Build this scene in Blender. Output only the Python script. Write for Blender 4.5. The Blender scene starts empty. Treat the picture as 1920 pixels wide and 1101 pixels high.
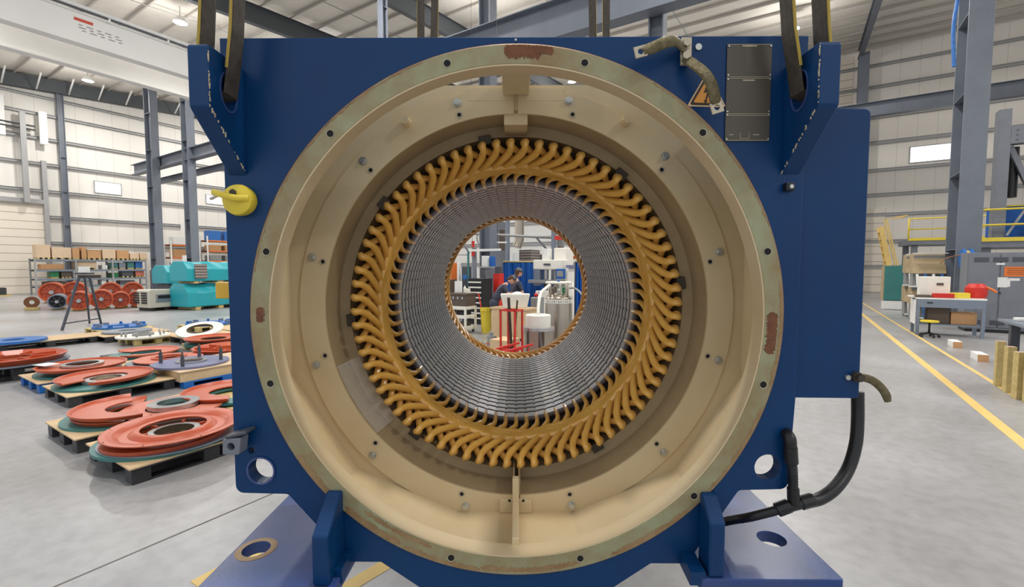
import bpy, bmesh, math, random
from mathutils import Vector, Matrix, Euler
random.seed(7)
R = math.radians
SC = bpy.context.scene
COL = SC.collection
# ------------------------------------------------------------------ camera
FPX, CAMZ, PITCH, YAW = 857.0, 1.85, R(3.34), R(0.47)
cd = bpy.data.cameras.new('camera'); cam = bpy.data.objects.new('camera', cd); COL.objects.link(cam)
cd.sensor_width = 36.0; cd.lens = 36.0*FPX/1920.0; cd.clip_start = .05; cd.clip_end = 300
cam.location = (0, 0, CAMZ); cam.rotation_euler = (R(90)-PITCH, 0, YAW)
SC.camera = cam
# ------------------------------------------------------------------ world, exposure
w = bpy.data.worlds.new('world'); SC.world = w; w.use_nodes = True
bg = w.node_tree.nodes['Background']; bg.inputs[0].default_value = (.90, .94, 1, 1); bg.inputs[1].default_value = .85
SC.view_settings.view_transform = 'Standard'; SC.view_settings.look = 'None'
SC.view_settings.gamma = 1; SC.view_settings.exposure = 0.0
SC.cycles.use_denoising = True; SC.cycles.max_bounces = 6; SC.cycles.diffuse_bounces = 4; SC.cycles.glossy_bounces = 3
SC.cycles.sample_clamp_indirect = 6; SC.cycles.caustics_reflective = False; SC.cycles.caustics_refractive = False
LAMP_W, GLOW_W = 500.0, 260.0
LAMP_UV = [(u, v) for u in (2.0, 10.9, 19.3) for v in (-13.5, .9, 13.8, 26.4, 39.6)]+[(31.5, v) for v in (-13.5, .9, 14.8, 26.4, 39.6)]
# ------------------------------------------------------------------ building axes (the hall is turned 32 deg to the machine)
TH = R(32.0)
UA = Vector((math.sin(TH), math.cos(TH), 0)); VB = Vector((-math.cos(TH), math.sin(TH), 0))
RZ = -TH                         # z rotation that takes +y to UA and -x to VB
def UV(u, v, z=0.0): return UA*u + VB*v + Vector((0, 0, z))
def roof_z(u): return 14.8 + .075*(u-8)
# ------------------------------------------------------------------ measuring the photograph
def ray(px, py):
    x = (px-960)/FPX; z = -(py-550.5)/FPX; y = 1.0
    y2 = y*math.cos(PITCH)+z*math.sin(PITCH); z2 = -y*math.sin(PITCH)+z*math.cos(PITCH)
    return Vector((x*math.cos(YAW)-y2*math.sin(YAW), x*math.sin(YAW)+y2*math.cos(YAW), z2))
def at(px, py, Y): r = ray(px, py); return r*(Y/r.y) + Vector((0, 0, CAMZ))
def floor_at(px, py, z=0.0): r = ray(px, py); return r*((z-CAMZ)/r.z) + Vector((0, 0, CAMZ))
# ------------------------------------------------------------------ materials
MATS = {}
def mat(name, col, rough=.5, metal=0.0, noise=None, bump=0.0, scale=8.0, emit=None, coat=0.0, nscale=None):
    """noise = (colour2, amount) mottles the surface with a second colour"""
    if name in MATS: return MATS[name]
    m = bpy.data.materials.new(name); m.use_nodes = True; nt = m.node_tree; N = nt.nodes; L = nt.links
    b = N['Principled BSDF']; c = (*col, 1)
    b.inputs['Base Color'].default_value = c; b.inputs['Roughness'].default_value = rough; b.inputs['Metallic'].default_value = metal
    if coat: b.inputs['Coat Weight'].default_value = coat; b.inputs['Coat Roughness'].default_value = .15
    tc = N.new('ShaderNodeTexCoord')
    if noise is None: noise = (tuple(x*.82 for x in col), .5)
    tx = N.new('ShaderNodeTexNoise'); tx.inputs['Scale'].default_value = scale; tx.inputs['Detail'].default_value = 6; tx.inputs['Roughness'].default_value = .65
    L.new(tc.outputs['Object'], tx.inputs['Vector'])
    rp = N.new('ShaderNodeValToRGB'); a = noise[1]
    rp.color_ramp.elements[0].position = .5-.15; rp.color_ramp.elements[1].position = .5+.22
    rp.color_ramp.elements[0].color = (0, 0, 0, 1); rp.color_ramp.elements[1].color = (a, a, a, 1)
    L.new(tx.outputs['Fac'], rp.inputs['Fac'])
    mx = N.new('ShaderNodeMix'); mx.data_type = 'RGBA'; mx.inputs['A'].default_value = c; mx.inputs['B'].default_value = (*noise[0], 1)
    L.new(rp.outputs['Color'], mx.inputs['Factor']); L.new(mx.outputs['Result'], b.inputs['Base Color'])
    if bump:
        t2 = N.new('ShaderNodeTexNoise'); t2.inputs['Scale'].default_value = nscale or scale*6; t2.inputs['Detail'].default_value = 3
        L.new(tc.outputs['Object'], t2.inputs['Vector'])
        bp = N.new('ShaderNodeBump'); bp.inputs['Strength'].default_value = bump; bp.inputs['Distance'].default_value = .01
        L.new(t2.outputs['Fac'], bp.inputs['Height']); L.new(bp.outputs['Normal'], b.inputs['Normal'])
    if emit:
        b.inputs['Emission Color'].default_value = (*col, 1); b.inputs['Emission Strength'].default_value = emit
    MATS[name] = m; return m
def srgb(r, g, b):
    f = lambda c: ((c/255)/12.92 if c/255 <= .04045 else ((c/255+.055)/1.055)**2.4)
    return (f(r), f(g), f(b))
M = {}
def defm(k, rgb, *a, **kw):
    if 'noise' in kw and kw['noise']: kw['noise'] = (srgb(*kw['noise'][0]), kw['noise'][1])
    M[k] = mat(k, srgb(*rgb), *a, **kw)
defm('blue_paint', (0, 57, 104), .36, 0, noise=((18, 44, 88), .5), scale=2.2, bump=.05, nscale=90)
defm('blue_dull', (70, 82, 132), .3, 0, noise=((10, 62, 124), 1.0), scale=3.0, bump=.05, nscale=60)
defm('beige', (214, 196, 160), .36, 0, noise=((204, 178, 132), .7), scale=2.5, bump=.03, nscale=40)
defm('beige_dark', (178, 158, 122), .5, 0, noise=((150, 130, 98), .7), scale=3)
defm('flange_green', (158, 160, 124), .45, .1, noise=((140, 104, 62), .85), scale=4.5, bump=.12, nscale=50)
defm('rust', (128, 82, 52), .8, 0, noise=((92, 56, 38), .9), scale=26, bump=.3)
defm('copper_edge', (170, 120, 92), .5, .3, noise=((90, 60, 44), .7), scale=12)
defm('coil', (232, 182, 92), .28, 0, noise=((206, 148, 60), .7), scale=14, bump=.12, nscale=70, coat=.35)
defm('coil_dark', (120, 84, 40), .4, 0, noise=((70, 46, 22), .8), scale=18, bump=.2)
defm('core', (150, 144, 138), .32, .6, noise=((118, 124, 138), .8), scale=9)
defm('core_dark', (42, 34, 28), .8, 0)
defm('wedge', (132, 134, 138), .32, .55, noise=((70, 84, 100), .8), scale=20)
defm('steel_dark', (74, 66, 56), .5, .2, noise=((50, 44, 38), .6), scale=7)
defm('flange_brown', (160, 132, 92), .5, 0, noise=((132, 98, 60), .9), scale=16, bump=.15)
defm('rim', (190, 180, 156), .4, .2)
defm('chip', (200, 186, 156), .7)
defm('beige_grey', (196, 190, 174), .45, 0)
defm('block_yellow', (238, 188, 60), .45, 0)
defm('zinc', (205, 205, 196), .3, .7)
defm('hole', (18, 16, 14), .8)
defm('rubber', (26, 25, 27), .4, 0, bump=.05)
defm('sling', (76, 68, 58), .85, 0, noise=((46, 40, 34), .8), scale=30, bump=.5, nscale=260)
defm('sling_edge', (176, 150, 66), .85, 0)
defm('braid', (126, 116, 86), .42, .7, noise=((80, 72, 50), .8), scale=60, bump=.6, nscale=300)
defm('lug_metal', (196, 184, 160), .4, .4)
defm('yellow_paint', (232, 208, 66), .42, 0, noise=((214, 186, 56), .5), scale=12)
defm('brass_plate', (118, 108, 94), .38, .6)
defm('plate_line', (176, 164, 140), .45, .3)
defm('sign_orange', (236, 160, 70), .5); defm('sign_black', (60, 48, 40), .6); defm('sign_edge', (230, 196, 150), .5)
defm('grey_steel', (122, 126, 134), .45, .0, noise=((104, 108, 116), .6), scale=3)
defm('grey_dark', (74, 78, 86), .5, .0)
defm('beam_grey', (112, 118, 128), .5, 0, noise=((92, 98, 108), .5), scale=1.5)
defm('rafter', (76, 80, 84), .6, 0)
defm('purlin', (186, 180, 172), .6, .1)
defm('roof', (232, 226, 216), .7, 0, noise=((214, 206, 196), .6), scale=.6)
defm('wall', (226, 222, 214), .75, 0, noise=((214, 209, 200), .6), scale=.5)
defm('wall_door', (222, 212, 196), .7, 0)
defm('girt', (160, 160, 160), .5, .2)
defm('white_crane', (236, 234, 230), .5, 0, noise=((224, 222, 218), .5), scale=.7)
defm('white', (232, 232, 228), .5, 0)
defm('window_glow', (255, 255, 255), .3, 0, emit=1.6)
defm('plastic_black', (52, 52, 54), .5, 0, noise=((38, 38, 40), .6), scale=6)
defm('plastic_blue', (22, 104, 184), .45, 0)
defm('ply', (214, 186, 146), .6, 0, noise=((190, 158, 116), .6), scale=5)
defm('cardboard', (196, 150, 104), .7, 0)
defm('cardboard_pale', (216, 190, 158), .7, 0)
defm('timber', (206, 184, 124), .7, 0, noise=((160, 140, 84), .7), scale=12)
defm('red_primer', (188, 84, 48), .34, 0, noise=((168, 68, 38), .6), scale=5)
defm('red_primer_pale', (206, 122, 100), .45, 0, noise=((190, 100, 80), .6), scale=6)
defm('teal', (48, 124, 118), .4, 0, noise=((76, 108, 110), .8), scale=8)
defm('grey_blue', (128, 138, 152), .35, .3)
defm('purple_grey', (120, 124, 156), .45, .1)
defm('machined', (190, 190, 190), .25, .85)
defm('blue_mid', (40, 110, 184), .45, 0, noise=((24, 74, 140), .7), scale=9)
defm('off_white', (236, 232, 220), .5, 0)
defm('turquoise', (40, 156, 166), .35, 0, noise=((30, 158, 170), .6), scale=3, bump=.25, nscale=5)
defm('orange', (226, 120, 50), .5); defm('red', (204, 44, 34), .45); defm('green', (24, 120, 72), .5)
defm('stainless', (168, 158, 144), .28, .9, noise=((170, 160, 146), .5), scale=3)
defm('tarp_blue', (22, 94, 176), .6, 0, noise=((16, 76, 150), .6), scale=3)
defm('brown', (92, 78, 66), .6); defm('black', (26, 26, 28), .5); defm('navy', (60, 64, 80), .8)
defm('skin', (214, 160, 132), .55); defm('hair', (74, 48, 34), .8); defm('glove', (24, 24, 26), .6); defm('jeans', (54, 60, 78), .85)
defm('mesh_grey', (150, 152, 152), .5, .3)
defm('plaque', (206, 70, 40), .5)
defm('floor_yellow', (222, 190, 112), .55, 0, noise=((200, 172, 110), .6), scale=6)
defm('joint', (120, 116, 110), .8)
def lamp_mat():
    m = bpy.data.materials.new('lamp_glow'); m.use_nodes = True
    b = m.node_tree.nodes['Principled BSDF']; b.inputs['Emission Color'].default_value = (1, .98, .94, 1); b.inputs['Emission Strength'].default_value = 14
    return m
M['lamp_glow'] = lamp_mat()
M['blue_paint'].node_tree.nodes['Principled BSDF'].inputs['Specular IOR Level'].default_value = .3
def floor_mat():
    m = bpy.data.materials.new('concrete'); m.use_nodes = True; nt = m.node_tree; N = nt.nodes; L = nt.links; b = N['Principled BSDF']
    tc = N.new('ShaderNodeTexCoord')
    def nz(s, d=6): t = N.new('ShaderNodeTexNoise'); t.inputs['Scale'].default_value = s; t.inputs['Detail'].default_value = d; L.new(tc.outputs['Object'], t.inputs['Vector']); return t
    n1 = nz(.5, 8); n2 = nz(9, 8)
    r1 = N.new('ShaderNodeValToRGB'); r1.color_ramp.elements[0].color = (*srgb(144, 142, 140), 1); r1.color_ramp.elements[1].color = (*srgb(170, 170, 172), 1)
    r1.color_ramp.elements[0].position = .3; r1.color_ramp.elements[1].position = .7; L.new(n1.outputs['Fac'], r1.inputs['Fac'])
    mx = N.new('ShaderNodeMix'); mx.data_type = 'RGBA'; mx.blend_type = 'MULTIPLY'; mx.inputs['Factor'].default_value = .35
    L.new(r1.outputs['Color'], mx.inputs['A']); L.new(n2.outputs['Color'], mx.inputs['B'])
    r2 = N.new('ShaderNodeValToRGB'); r2.color_ramp.elements[0].color = (.6, .6, .6, 1); r2.color_ramp.elements[1].color = (1, 1, 1, 1)
    r2.color_ramp.elements[0].position = .35; r2.color_ramp.elements[1].position = .6; L.new(n2.outputs['Fac'], r2.inputs['Fac']); L.new(r2.outputs['Color'], mx.inputs['B'])
    L.new(mx.outputs['Result'], b.inputs['Base Color'])
    r3 = N.new('ShaderNodeMapRange'); r3.inputs['To Min'].default_value = .22; r3.inputs['To Max'].default_value = .42; L.new(n1.outputs['Fac'], r3.inputs['Value']); L.new(r3.outputs['Result'], b.inputs['Roughness'])
    return m
M['concrete'] = floor_mat()
def stripe_mat(name, base, dark, scale, axis='Z', width=.12, rough=.6, metal=0.0):
    """thin grooves across one object axis: door slats, panel ribs, engraved lines"""
    m = bpy.data.materials.new(name); m.use_nodes = True; nt = m.node_tree; N = nt.nodes; L = nt.links; b = N['Principled BSDF']
    tc = N.new('ShaderNodeTexCoord'); sp = N.new('ShaderNodeSeparateXYZ'); L.new(tc.outputs['Object'], sp.inputs[0])
    mu = N.new('ShaderNodeMath'); mu.operation = 'MULTIPLY'; mu.inputs[1].default_value = scale; L.new(sp.outputs[axis], mu.inputs[0])
    fr = N.new('ShaderNodeMath'); fr.operation = 'FRACT'; L.new(mu.outputs[0], fr.inputs[0])
    lt = N.new('ShaderNodeMath'); lt.operation = 'LESS_THAN'; lt.inputs[1].default_value = width; L.new(fr.outputs[0], lt.inputs[0])
    mx = N.new('ShaderNodeMix'); mx.data_type = 'RGBA'; mx.inputs['A'].default_value = (*srgb(*base), 1); mx.inputs['B'].default_value = (*srgb(*dark), 1)
    L.new(lt.outputs[0], mx.inputs['Factor']); L.new(mx.outputs['Result'], b.inputs['Base Color'])
    b.inputs['Roughness'].default_value = rough; b.inputs['Metallic'].default_value = metal
    return m
M['wall_ribbed'] = stripe_mat('wall_ribbed', (228, 224, 216), (204, 199, 190), 1/1.05, 'Y', .03)
M['door_slats'] = stripe_mat('door_slats', (226, 216, 200), (150, 142, 130), 1/.55, 'Z', .07)
M['engraved'] = stripe_mat('engraved', (84, 78, 70), (116, 108, 94), 1/.0046, 'Z', .3, .4, .5)
M['grille'] = stripe_mat('grille', (150, 140, 132), (70, 62, 58), 1/.12, 'Z', .35)
# ------------------------------------------------------------------ mesh building
class MB:
    def __init__(s): s.v = []; s.f = []; s.s = []
    def add(s, vs, fs, smooth=False):
        o = len(s.v); s.v += [Vector(p) for p in vs]; s.f += [tuple(i+o for i in f) for f in fs]; s.s += [smooth]*len(fs); return s
    def box(s, c, d, rz=0.0, m=None):
        x, y, z = d[0]/2, d[1]/2, d[2]/2
        q = m if m is not None else Matrix.Rotation(rz, 3, 'Z')
        vs = [q @ Vector((a*x, b*y, e*z)) + Vector(c) for e in (-1, 1) for a, b in ((-1, -1), (1, -1), (1, 1), (-1, 1))]
        return s.add(vs, [(3, 2, 1, 0), (4, 5, 6, 7), (0, 1, 5, 4), (1, 2, 6, 5), (2, 3, 7, 6), (3, 0, 4, 7)])
    def bar(s, p, q, w, h=None):
        p, q = Vector(p), Vector(q); d = q-p; L = d.length
        if L < 1e-6: return s
        z = d/L; up = Vector((0, 0, 1)) if abs(z.z) < .95 else Vector((0, 1, 0))
        x = up.cross(z).normalized(); y = z.cross(x)
        m = Matrix((x, y, z)).transposed(); return s.box((p+q)/2, (w, h or w, L), m=m)
    def tube(s, path, r, n=10, r2=None, closed=False, caps=True, up=None, smooth=True):
        P = [Vector(p) for p in path]; k = len(P); rr = r if isinstance(r, (list, tuple)) else [r]*k
        r2 = rr if r2 is None else (r2 if isinstance(r2, (list, tuple)) else [r2]*k)
        T = []
        for i in range(k):
            a = P[i-1] if (i > 0 or closed) else P[i]; b = P[(i+1) % k] if (i < k-1 or closed) else P[i]
            T.append((b-a).normalized())
        nrm = Vector(up) if up is not None else (Vector((0, 0, 1)) if abs(T[0].z) < .9 else Vector((1, 0, 0)))
        vs = []
        for i in range(k):
            nrm = (nrm - T[i]*nrm.dot(T[i])).normalized(); bi = T[i].cross(nrm)
            for j in range(n):
                a = 2*math.pi*j/n; vs.append(P[i] + nrm*(math.cos(a)*rr[i]) + bi*(math.sin(a)*r2[i]))
        fs = [(i*n+j, i*n+(j+1) % n, ((i+1) % k)*n+(j+1) % n, ((i+1) % k)*n+j) for i in range(k if closed else k-1) for j in range(n)]
        s.add(vs, fs, smooth)
        if caps and not closed:
            o = len(s.v)-k*n; s.f.append(tuple(o+j for j in range(n))[::-1]); s.f.append(tuple(o+(k-1)*n+j for j in range(n))); s.s += [False, False]
        return s
    def cyl(s, p, q, r, r1=None, n=20): return s.tube([p, q], [r, r if r1 is None else r1], n)
    def lathe(s, prof, o=(0, 0, 0), axis='Z', n=48, a0=0.0, a1=360.0, closed=True, smooth=True):
        """prof: (radius, height) points; closed loop of a section unless closed=False"""
        full = abs(a1-a0-360) < 1e-6; m = n if full else n+1; k = len(prof); vs = []
        for i in range(m):
            a = R(a0 + (a1-a0)*i/n); c, si = math.cos(a), math.sin(a)
            for (r, h) in prof:
                if axis == 'Z': p = (r*c, r*si, h)
                elif axis == 'Y': p = (r*c, h, r*si)
                else: p = (h, r*c, r*si)
                vs.append(Vector(p)+Vector(o))
        fs = []
        for i in range(n):
            i2 = (i+1) % m
            for j in range(k if closed else k-1):
                j2 = (j+1) % k; fs.append((i*k+j, i2*k+j, i2*k+j2, i*k+j2))
        if axis == 'Y': fs = [f[::-1] for f in fs]
        s.add(vs, fs, smooth)
        if not full and closed:
            oo = len(s.v)-m*k; s.f.append(tuple(oo+j for j in range(k))[::-1]); s.f.append(tuple(oo+(m-1)*k+j for j in range(k))); s.s += [False, False]
        return s
    def prism(s, poly, a, b):
        """poly: 3-D points, swept by vector b-a"""
        d = Vector(b)-Vector(a); k = len(poly); P = [Vector(p) for p in poly]
        vs = P+[p+d for p in P]
        return s.add(vs, [tuple(range(k))[::-1], tuple(range(k, 2*k))]+[(i, (i+1) % k, (i+1) % k+k, i+k) for i in range(k)])
    def plate(s, loops, t, mtx, bev=0.0):
        """flat plate with holes: loops of 2-D points, thickness t, placed by mtx (centre plane at local z=0)"""
        cu = bpy.data.curves.new('tmp', 'CURVE'); cu.dimensions = '2D'; cu.fill_mode = 'BOTH'
        cu.extrude = max(t/2-bev, 0); cu.bevel_depth = bev; cu.bevel_resolution = 1; cu.offset = -bev
        for lp in loops:
            sp = cu.splines.new('POLY'); sp.points.add(len(lp)-1)
            for i, p in enumerate(lp): sp.points[i].co = (p[0], p[1], 0, 1)
            sp.use_cyclic_u = True
        ob = bpy.data.objects.new('tmp', cu); me = bpy.data.meshes.new_from_object(ob)
        s.add([mtx @ v.co for v in me.vertices], [tuple(p.vertices) for p in me.polygons], False)
        bpy.data.objects.remove(ob); bpy.data.curves.remove(cu); bpy.data.meshes.remove(me); return s
    def ball(s, c, r, n=14, sq=(1, 1, 1)):
        vs = []; fs = []
        for i in range(n//2+1):
            t = math.pi*i/(n//2)
            for j in range(n):
                a = 2*math.pi*j/n; vs.append(Vector((c[0]+r*sq[0]*math.sin(t)*math.cos(a), c[1]+r*sq[1]*math.sin(t)*math.sin(a), c[2]+r*sq[2]*math.cos(t))))
        for i in range(n//2):
            for j in range(n): fs.append((i*n+j, (i+1)*n+j, (i+1)*n+(j+1) % n, i*n+(j+1) % n))
        return s.add(vs, fs, True)
    def build(s, name, m, parent=None, world=False, bev=0.0, rot=None, loc=None):
        off = Vector((0, 0, 0))
        if world and parent is not None:
            p = parent
            while p is not None: off += p.location; p = p.parent
        vs = [v-off for v in s.v]
        if rot is not None: vs = [rot @ v for v in vs]
        me = bpy.data.meshes.new(name); me.from_pydata([tuple(v) for v in vs], [], s.f)
        for p, q in zip(me.polygons, s.s): p.use_smooth = q
        me.materials.append(M[m] if isinstance(m, str) else m); bm = bmesh.new(); bm.from_mesh(me); bmesh.ops.remove_doubles(bm, verts=bm.verts, dist=1e-5); bmesh.ops.recalc_face_normals(bm, faces=bm.faces)
        for e in bm.edges:
            if len(e.link_faces) == 2 and e.calc_face_angle(0) > .6: e.smooth = False
        bm.to_mesh(me); bm.free()
        ob = bpy.data.objects.new(name, me); COL.objects.link(ob)
        if parent is not None: ob.parent = parent
        if loc is not None: ob.location = loc
        if bev:
            b = ob.modifiers.new('bevel', 'BEVEL'); b.width = bev; b.segments = 2; b.limit_method = 'ANGLE'; b.angle_limit = R(40)
        return ob
def tag(o, label=None, cat=None, group=None, kind=None):
    if label: o['label'] = label
    if cat: o['category'] = cat
    if group: o['group'] = group
    if kind: o['kind'] = kind
    return o
def thing(name, label, cat, loc=(0, 0, 0), rz=0.0, group=None):
    o = bpy.data.objects.new(name, None); COL.objects.link(o); o.empty_display_size = .1
    o.location = loc; o.rotation_euler = (0, 0, rz); return tag(o, label, cat, group)
def solo(name, mb, m, label, cat, loc=(0, 0, 0), rz=0.0, group=None, bev=0.0):
    o = mb.build(name, m, bev=bev); o.location = loc; o.rotation_euler = (0, 0, rz); return tag(o, label, cat, group)
def struct(name, mb, m, loc=(0, 0, 0), rz=0.0, parent=None):
    o = mb.build(name, m, parent); o.location = loc; o.rotation_euler = (0, 0, rz)
    if parent is None: o['kind'] = 'structure'
    return o
KIDS = {}
def copy_tree(o, parent=None):
    c = o.copy(); COL.objects.link(c); c.parent = parent
    for ch in list(o.children): copy_tree(ch, c)
    return c
def circle(cx, cy, r, n=64): return [(cx+r*math.cos(2*math.pi*i/n), cy+r*math.sin(2*math.pi*i/n)) for i in range(n)]
def smooth_path(pts, k=6):
    """Catmull-Rom through the points"""
    P = [Vector(p) for p in pts]; P = [2*P[0]-P[1]]+P+[2*P[-1]-P[-2]]; out = []
    for i in range(1, len(P)-2):
        a, b, c, d = P[i-1:i+3]
        for j in range(k):
            t = j/k; out.append(.5*((2*b)+(c-a)*t+(2*a-5*b+4*c-d)*t*t+(3*b-a-3*c+d)*t**3))
    out.append(P[-2]); return out
XZ = Matrix(((1, 0, 0, 0), (0, 0, 1, 0), (0, 1, 0, 0), (0, 0, 0, 1)))   # local (x,y,z) -> world (x, z, y): upright plates
def XZat(y): return Matrix.Translation((0, y, 0)) @ XZ
def YZat(x): return Matrix.Translation((x, 0, 0)) @ Matrix(((0, 0, 1, 0), (1, 0, 0, 0), (0, 1, 0, 0), (0, 0, 0, 1)))
def XYat(z): return Matrix.Translation((0, 0, z))

def film_mat():
    m = bpy.data.materials.new('plastic_film'); m.use_nodes = True; b = m.node_tree.nodes['Principled BSDF']
    b.inputs['Base Color'].default_value = (.85, .82, .76, 1); b.inputs['Roughness'].default_value = .25; b.inputs['Alpha'].default_value = .16
    return m
M['film'] = film_mat()
# ================================================================== THE HALL
def Lp(u, v, z=0.0): return Vector((-v, u, z))        # hall coordinates inside an object turned by RZ
def hall(name, mb, m, kind='structure', label=None, cat=None, group=None, bev=0.0):
    o = mb.build(name, m, bev=bev); o.rotation_euler = (0, 0, RZ)
    if kind: o['kind'] = kind
    return tag(o, label, cat, group)
def hbox(mb, u, v, z):       # ranges
    return mb.box(((-(v[0]+v[1])/2), (u[0]+u[1])/2, (z[0]+z[1])/2), (abs(v[1]-v[0]), abs(u[1]-u[0]), abs(z[1]-z[0])))
WL, WR = 45.0, 42.0
fl = MB(); hbox(fl, (-12, 44), (-32, 47), (-.2, 0)); hall('floor', fl, 'concrete')
rf = MB(); rf.prism([Lp(-2, -32, roof_z(-2)), Lp(-2, 46, roof_z(-2)), Lp(43, 46, roof_z(43)), Lp(43, -32, roof_z(43))], (0, 0, 0), (0, 0, .12)); hall('ceiling', rf, 'roof')
# left wall: sheet, with a big sectional door at its near end
b = MB(); hbox(b, (-4, 43), (WL, WL+.15), (0, 18)); hall('wall_left', b, 'wall_ribbed')
b = MB(); hbox(b, (WR, WR+.15), (-32, 45), (0, 18.5)); hall('wall_far', b, stripe_mat('wall_ribbed_far', (228, 222, 212), (204, 198, 188), 1/1.05, 'X', .03))
# girts
n = 0
for z in (3.56, 5.38, 7.15, 9.01, 10.75, 12.4, 13.6):
    g = MB(); n += 1
    hbox(g, (-4 if z > 5.6 else 9.9, 42), (WL-.2, WL), (z, z+.07)); hbox(g, (-4 if z > 5.6 else 9.9, 42), (WL-.2, WL-.14), (z-.1, z+.07)); hall('trim_%d' % n, g, 'girt')
for z in (1.9, 3.7, 5.6, 7.0, 8.75, 10.7, 12.5, 14.6, 16.1):
    g = MB(); n += 1
    hbox(g, (WR-.2, WR), (-32, 33), (z, z+.08)); hbox(g, (WR-.2, WR-.14), (-32, 33), (z-.12, z+.08)); hall('trim_%d' % n, g, 'girt')
# sectional doors
b = MB(); hbox(b, (1, 9.6), (WL-.12, WL-.02), (0, 6.2)); d1 = hall('door_1', b, 'door_slats')
b = MB(); hbox(b, (-.5, 1, ), (WL-.3, WL), (0, .1)); hbox(b, (9.6, 9.85), (WL-.32, WL), (0, 9.2)); hbox(b, (1, 9.6), (WL-.32, WL), (6.2, 6.5)); hall('trim_%d' % (n+1), b, 'girt')
b = MB(); hbox(b, (WR-.12, WR-.02), (-4.8, -.5), (0, 6)); hall('door_2', b, 'door_slats')
b = MB(); hbox(b, (WR-.12, WR-.02), (-2.6, 2.5), (12.2, 17)); hall('door_3', b, 'door_slats')
# windows
def window(i, u, v, z, mul):
    b = MB(); hbox(b, u, v, z); o = hall('window_%d' % i, b, 'girt')
    g = MB()
    if mul == 'L': hbox(g, (u[0]+.07, u[1]-.07), (v[0]-.02, v[0]+.01), (z[0]+.07, z[1]-.07))
    else: hbox(g, (u[0]-.02, u[0]+.01), (v[0]+.07, v[1]-.07), (z[0]+.07, z[1]-.07))
    p = g.build('window_pane', 'window_glow', o)
window(1, (12.4, 14.05), (WL-.06, WL), (7.38, 8.3), 'L')
window(2, (20.0, 21.6), (WL-.06, WL), (7.45, 8.3), 'L')
window(3, (WR-.06, WR), (-9.2, -5.95), (9.0, 10.15), 'R')
# wall rafter and wall columns on the left
b = MB(); b.prism([Lp(-4, WL-.6, roof_z(-4)-1.0), Lp(42, WL-.6, roof_z(42)-1.0), Lp(42, WL-.6, roof_z(42)-.15), Lp(-4, WL-.6, roof_z(-4)-.15)], (0, 0, 0), (-.3, 0, 0)); hall('trim_%d' % (n+2), b, 'rafter')
def hcol(u, v, z0, z1, du, dv, name, label, mt='beam_grey', web='u', tf=.04, group=None):
    """H-section column; web='u' puts the web along u (flanges face along u)"""
    t = thing(name, label, 'column', UV(u, v, z0), RZ, group)
    h = z1-z0; w_ = MB(); a = MB(); c = MB()
    if web == 'u':
        w_.box((0, 0, h/2), (.03, du-2*tf, h)); a.box((0, -du/2+tf/2, h/2), (dv, tf, h)); c.box((0, du/2-tf/2, h/2), (dv, tf, h))
    else:
        w_.box((0, 0, h/2), (dv-2*tf, .03, h)); a.box((-dv/2+tf/2, 0, h/2), (tf, du, h)); c.box((dv/2-tf/2, 0, h/2), (tf, du, h))
    w_.build('web', mt, t); a.build('flange', mt, t, bev=.006); c.build('flange', mt, t, bev=.006)
    for z in range(1, int(h/2.4)):
        s = MB(); s.box((0, 0, z*2.4), (dv-.01, du-.1, .02) if web == 'u' else (dv-.1, du-.01, .02)); s.build('stiffener', mt, t)
    p = MB(); p.box((0, 0, .015), (dv+.15, du+.15, .03)); p.build('base_plate', mt, t)
    return t
hcol(10.7, WL-.35, 0, 14.0, .35, .3, 'wall_column', 'slim grey steel wall column above the boxed rack on the left')
hcol(13.3, 36.95, 0, 14.4, .45, .95, 'building_column', 'broad grey steel column left of the turquoise covered machines', web='v')
hcol(13.5, 32.3, 0, 14.4, .45, .75, 'building_column', 'grey steel column with white papers behind the turquoise covered machines', web='v')
hcol(13.7, 9.75, 0, 15.0, .4, .5, 'building_column', 'grey column rising behind the middle of the blue machine, seen again through its bore', web='v')
hcol(13.7, 15.1, 3, 15.0, .3, .3, 'building_column', 'thin grey column above the top left of the blue machine')
hcol(13.7, 3.75, 3, 15.0, .45, .42, 'building_column', 'grey column rising behind the braided straps at upper right', web='v')
hcol(20.25, -4.3, 0, 16.2, 1.3, .57, 'building_column', 'tall heavy grey column standing beside the grey electrical cabinet', tf=.06)
hcol(40.6, -3.1, 0, 16.6, .6, .6, 'wall_column', 'grey column against the far right wall, above the blue terminal box')
hcol(41.5, -13.2, 0, 17.0, .6, .6, 'wall_column', 'dark grey wall column at the far right edge')
# knee brace like rafter above the right
def beam(name, label, p, q, dw, dh, mt, tf=.03, cat='beam', up=None, group=None):
    """I-beam between two world points"""
    p, q = Vector(p), Vector(q); d = q-p; Ln = d.length; z = d/Ln; upv = Vector((0, 0, 1)) if up is None else up
    x = upv.cross(z).normalized(); y = z.cross(x)
    t = thing(name, label, cat, p, 0, group); m = Matrix((x, y, z)).transposed()
    for nm, o, sz in (('web', 0, (tf*.7, dh-2*tf)), ('flange', dh/2-tf/2, (dw, tf)), ('flange', -dh/2+tf/2, (dw, tf))):
        b = MB(); b.box(d/2+y*o, (sz[0], sz[1], Ln), m=m); b.build(nm, mt, t)
    return t
def rafter(v, u0, u1, label, dh=.95, mt='rafter'):
    return beam('roof_rafter', label, UV(u0, v, roof_z(u0)-.25-dh/2), UV(u1, v, roof_z(u1)-.25-dh/2), .3, dh, mt)
rafter(23.6, -1, 41, 'dark grey roof rafter passing behind the left sling')
rafter(16.9, -1, 41, 'wide grey roof rafter above the top edge of the blue machine')
rafter(-2.9, 24, 41, 'pale grey roof rafter coming down at the upper right', .6, 'beam_grey')
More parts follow.
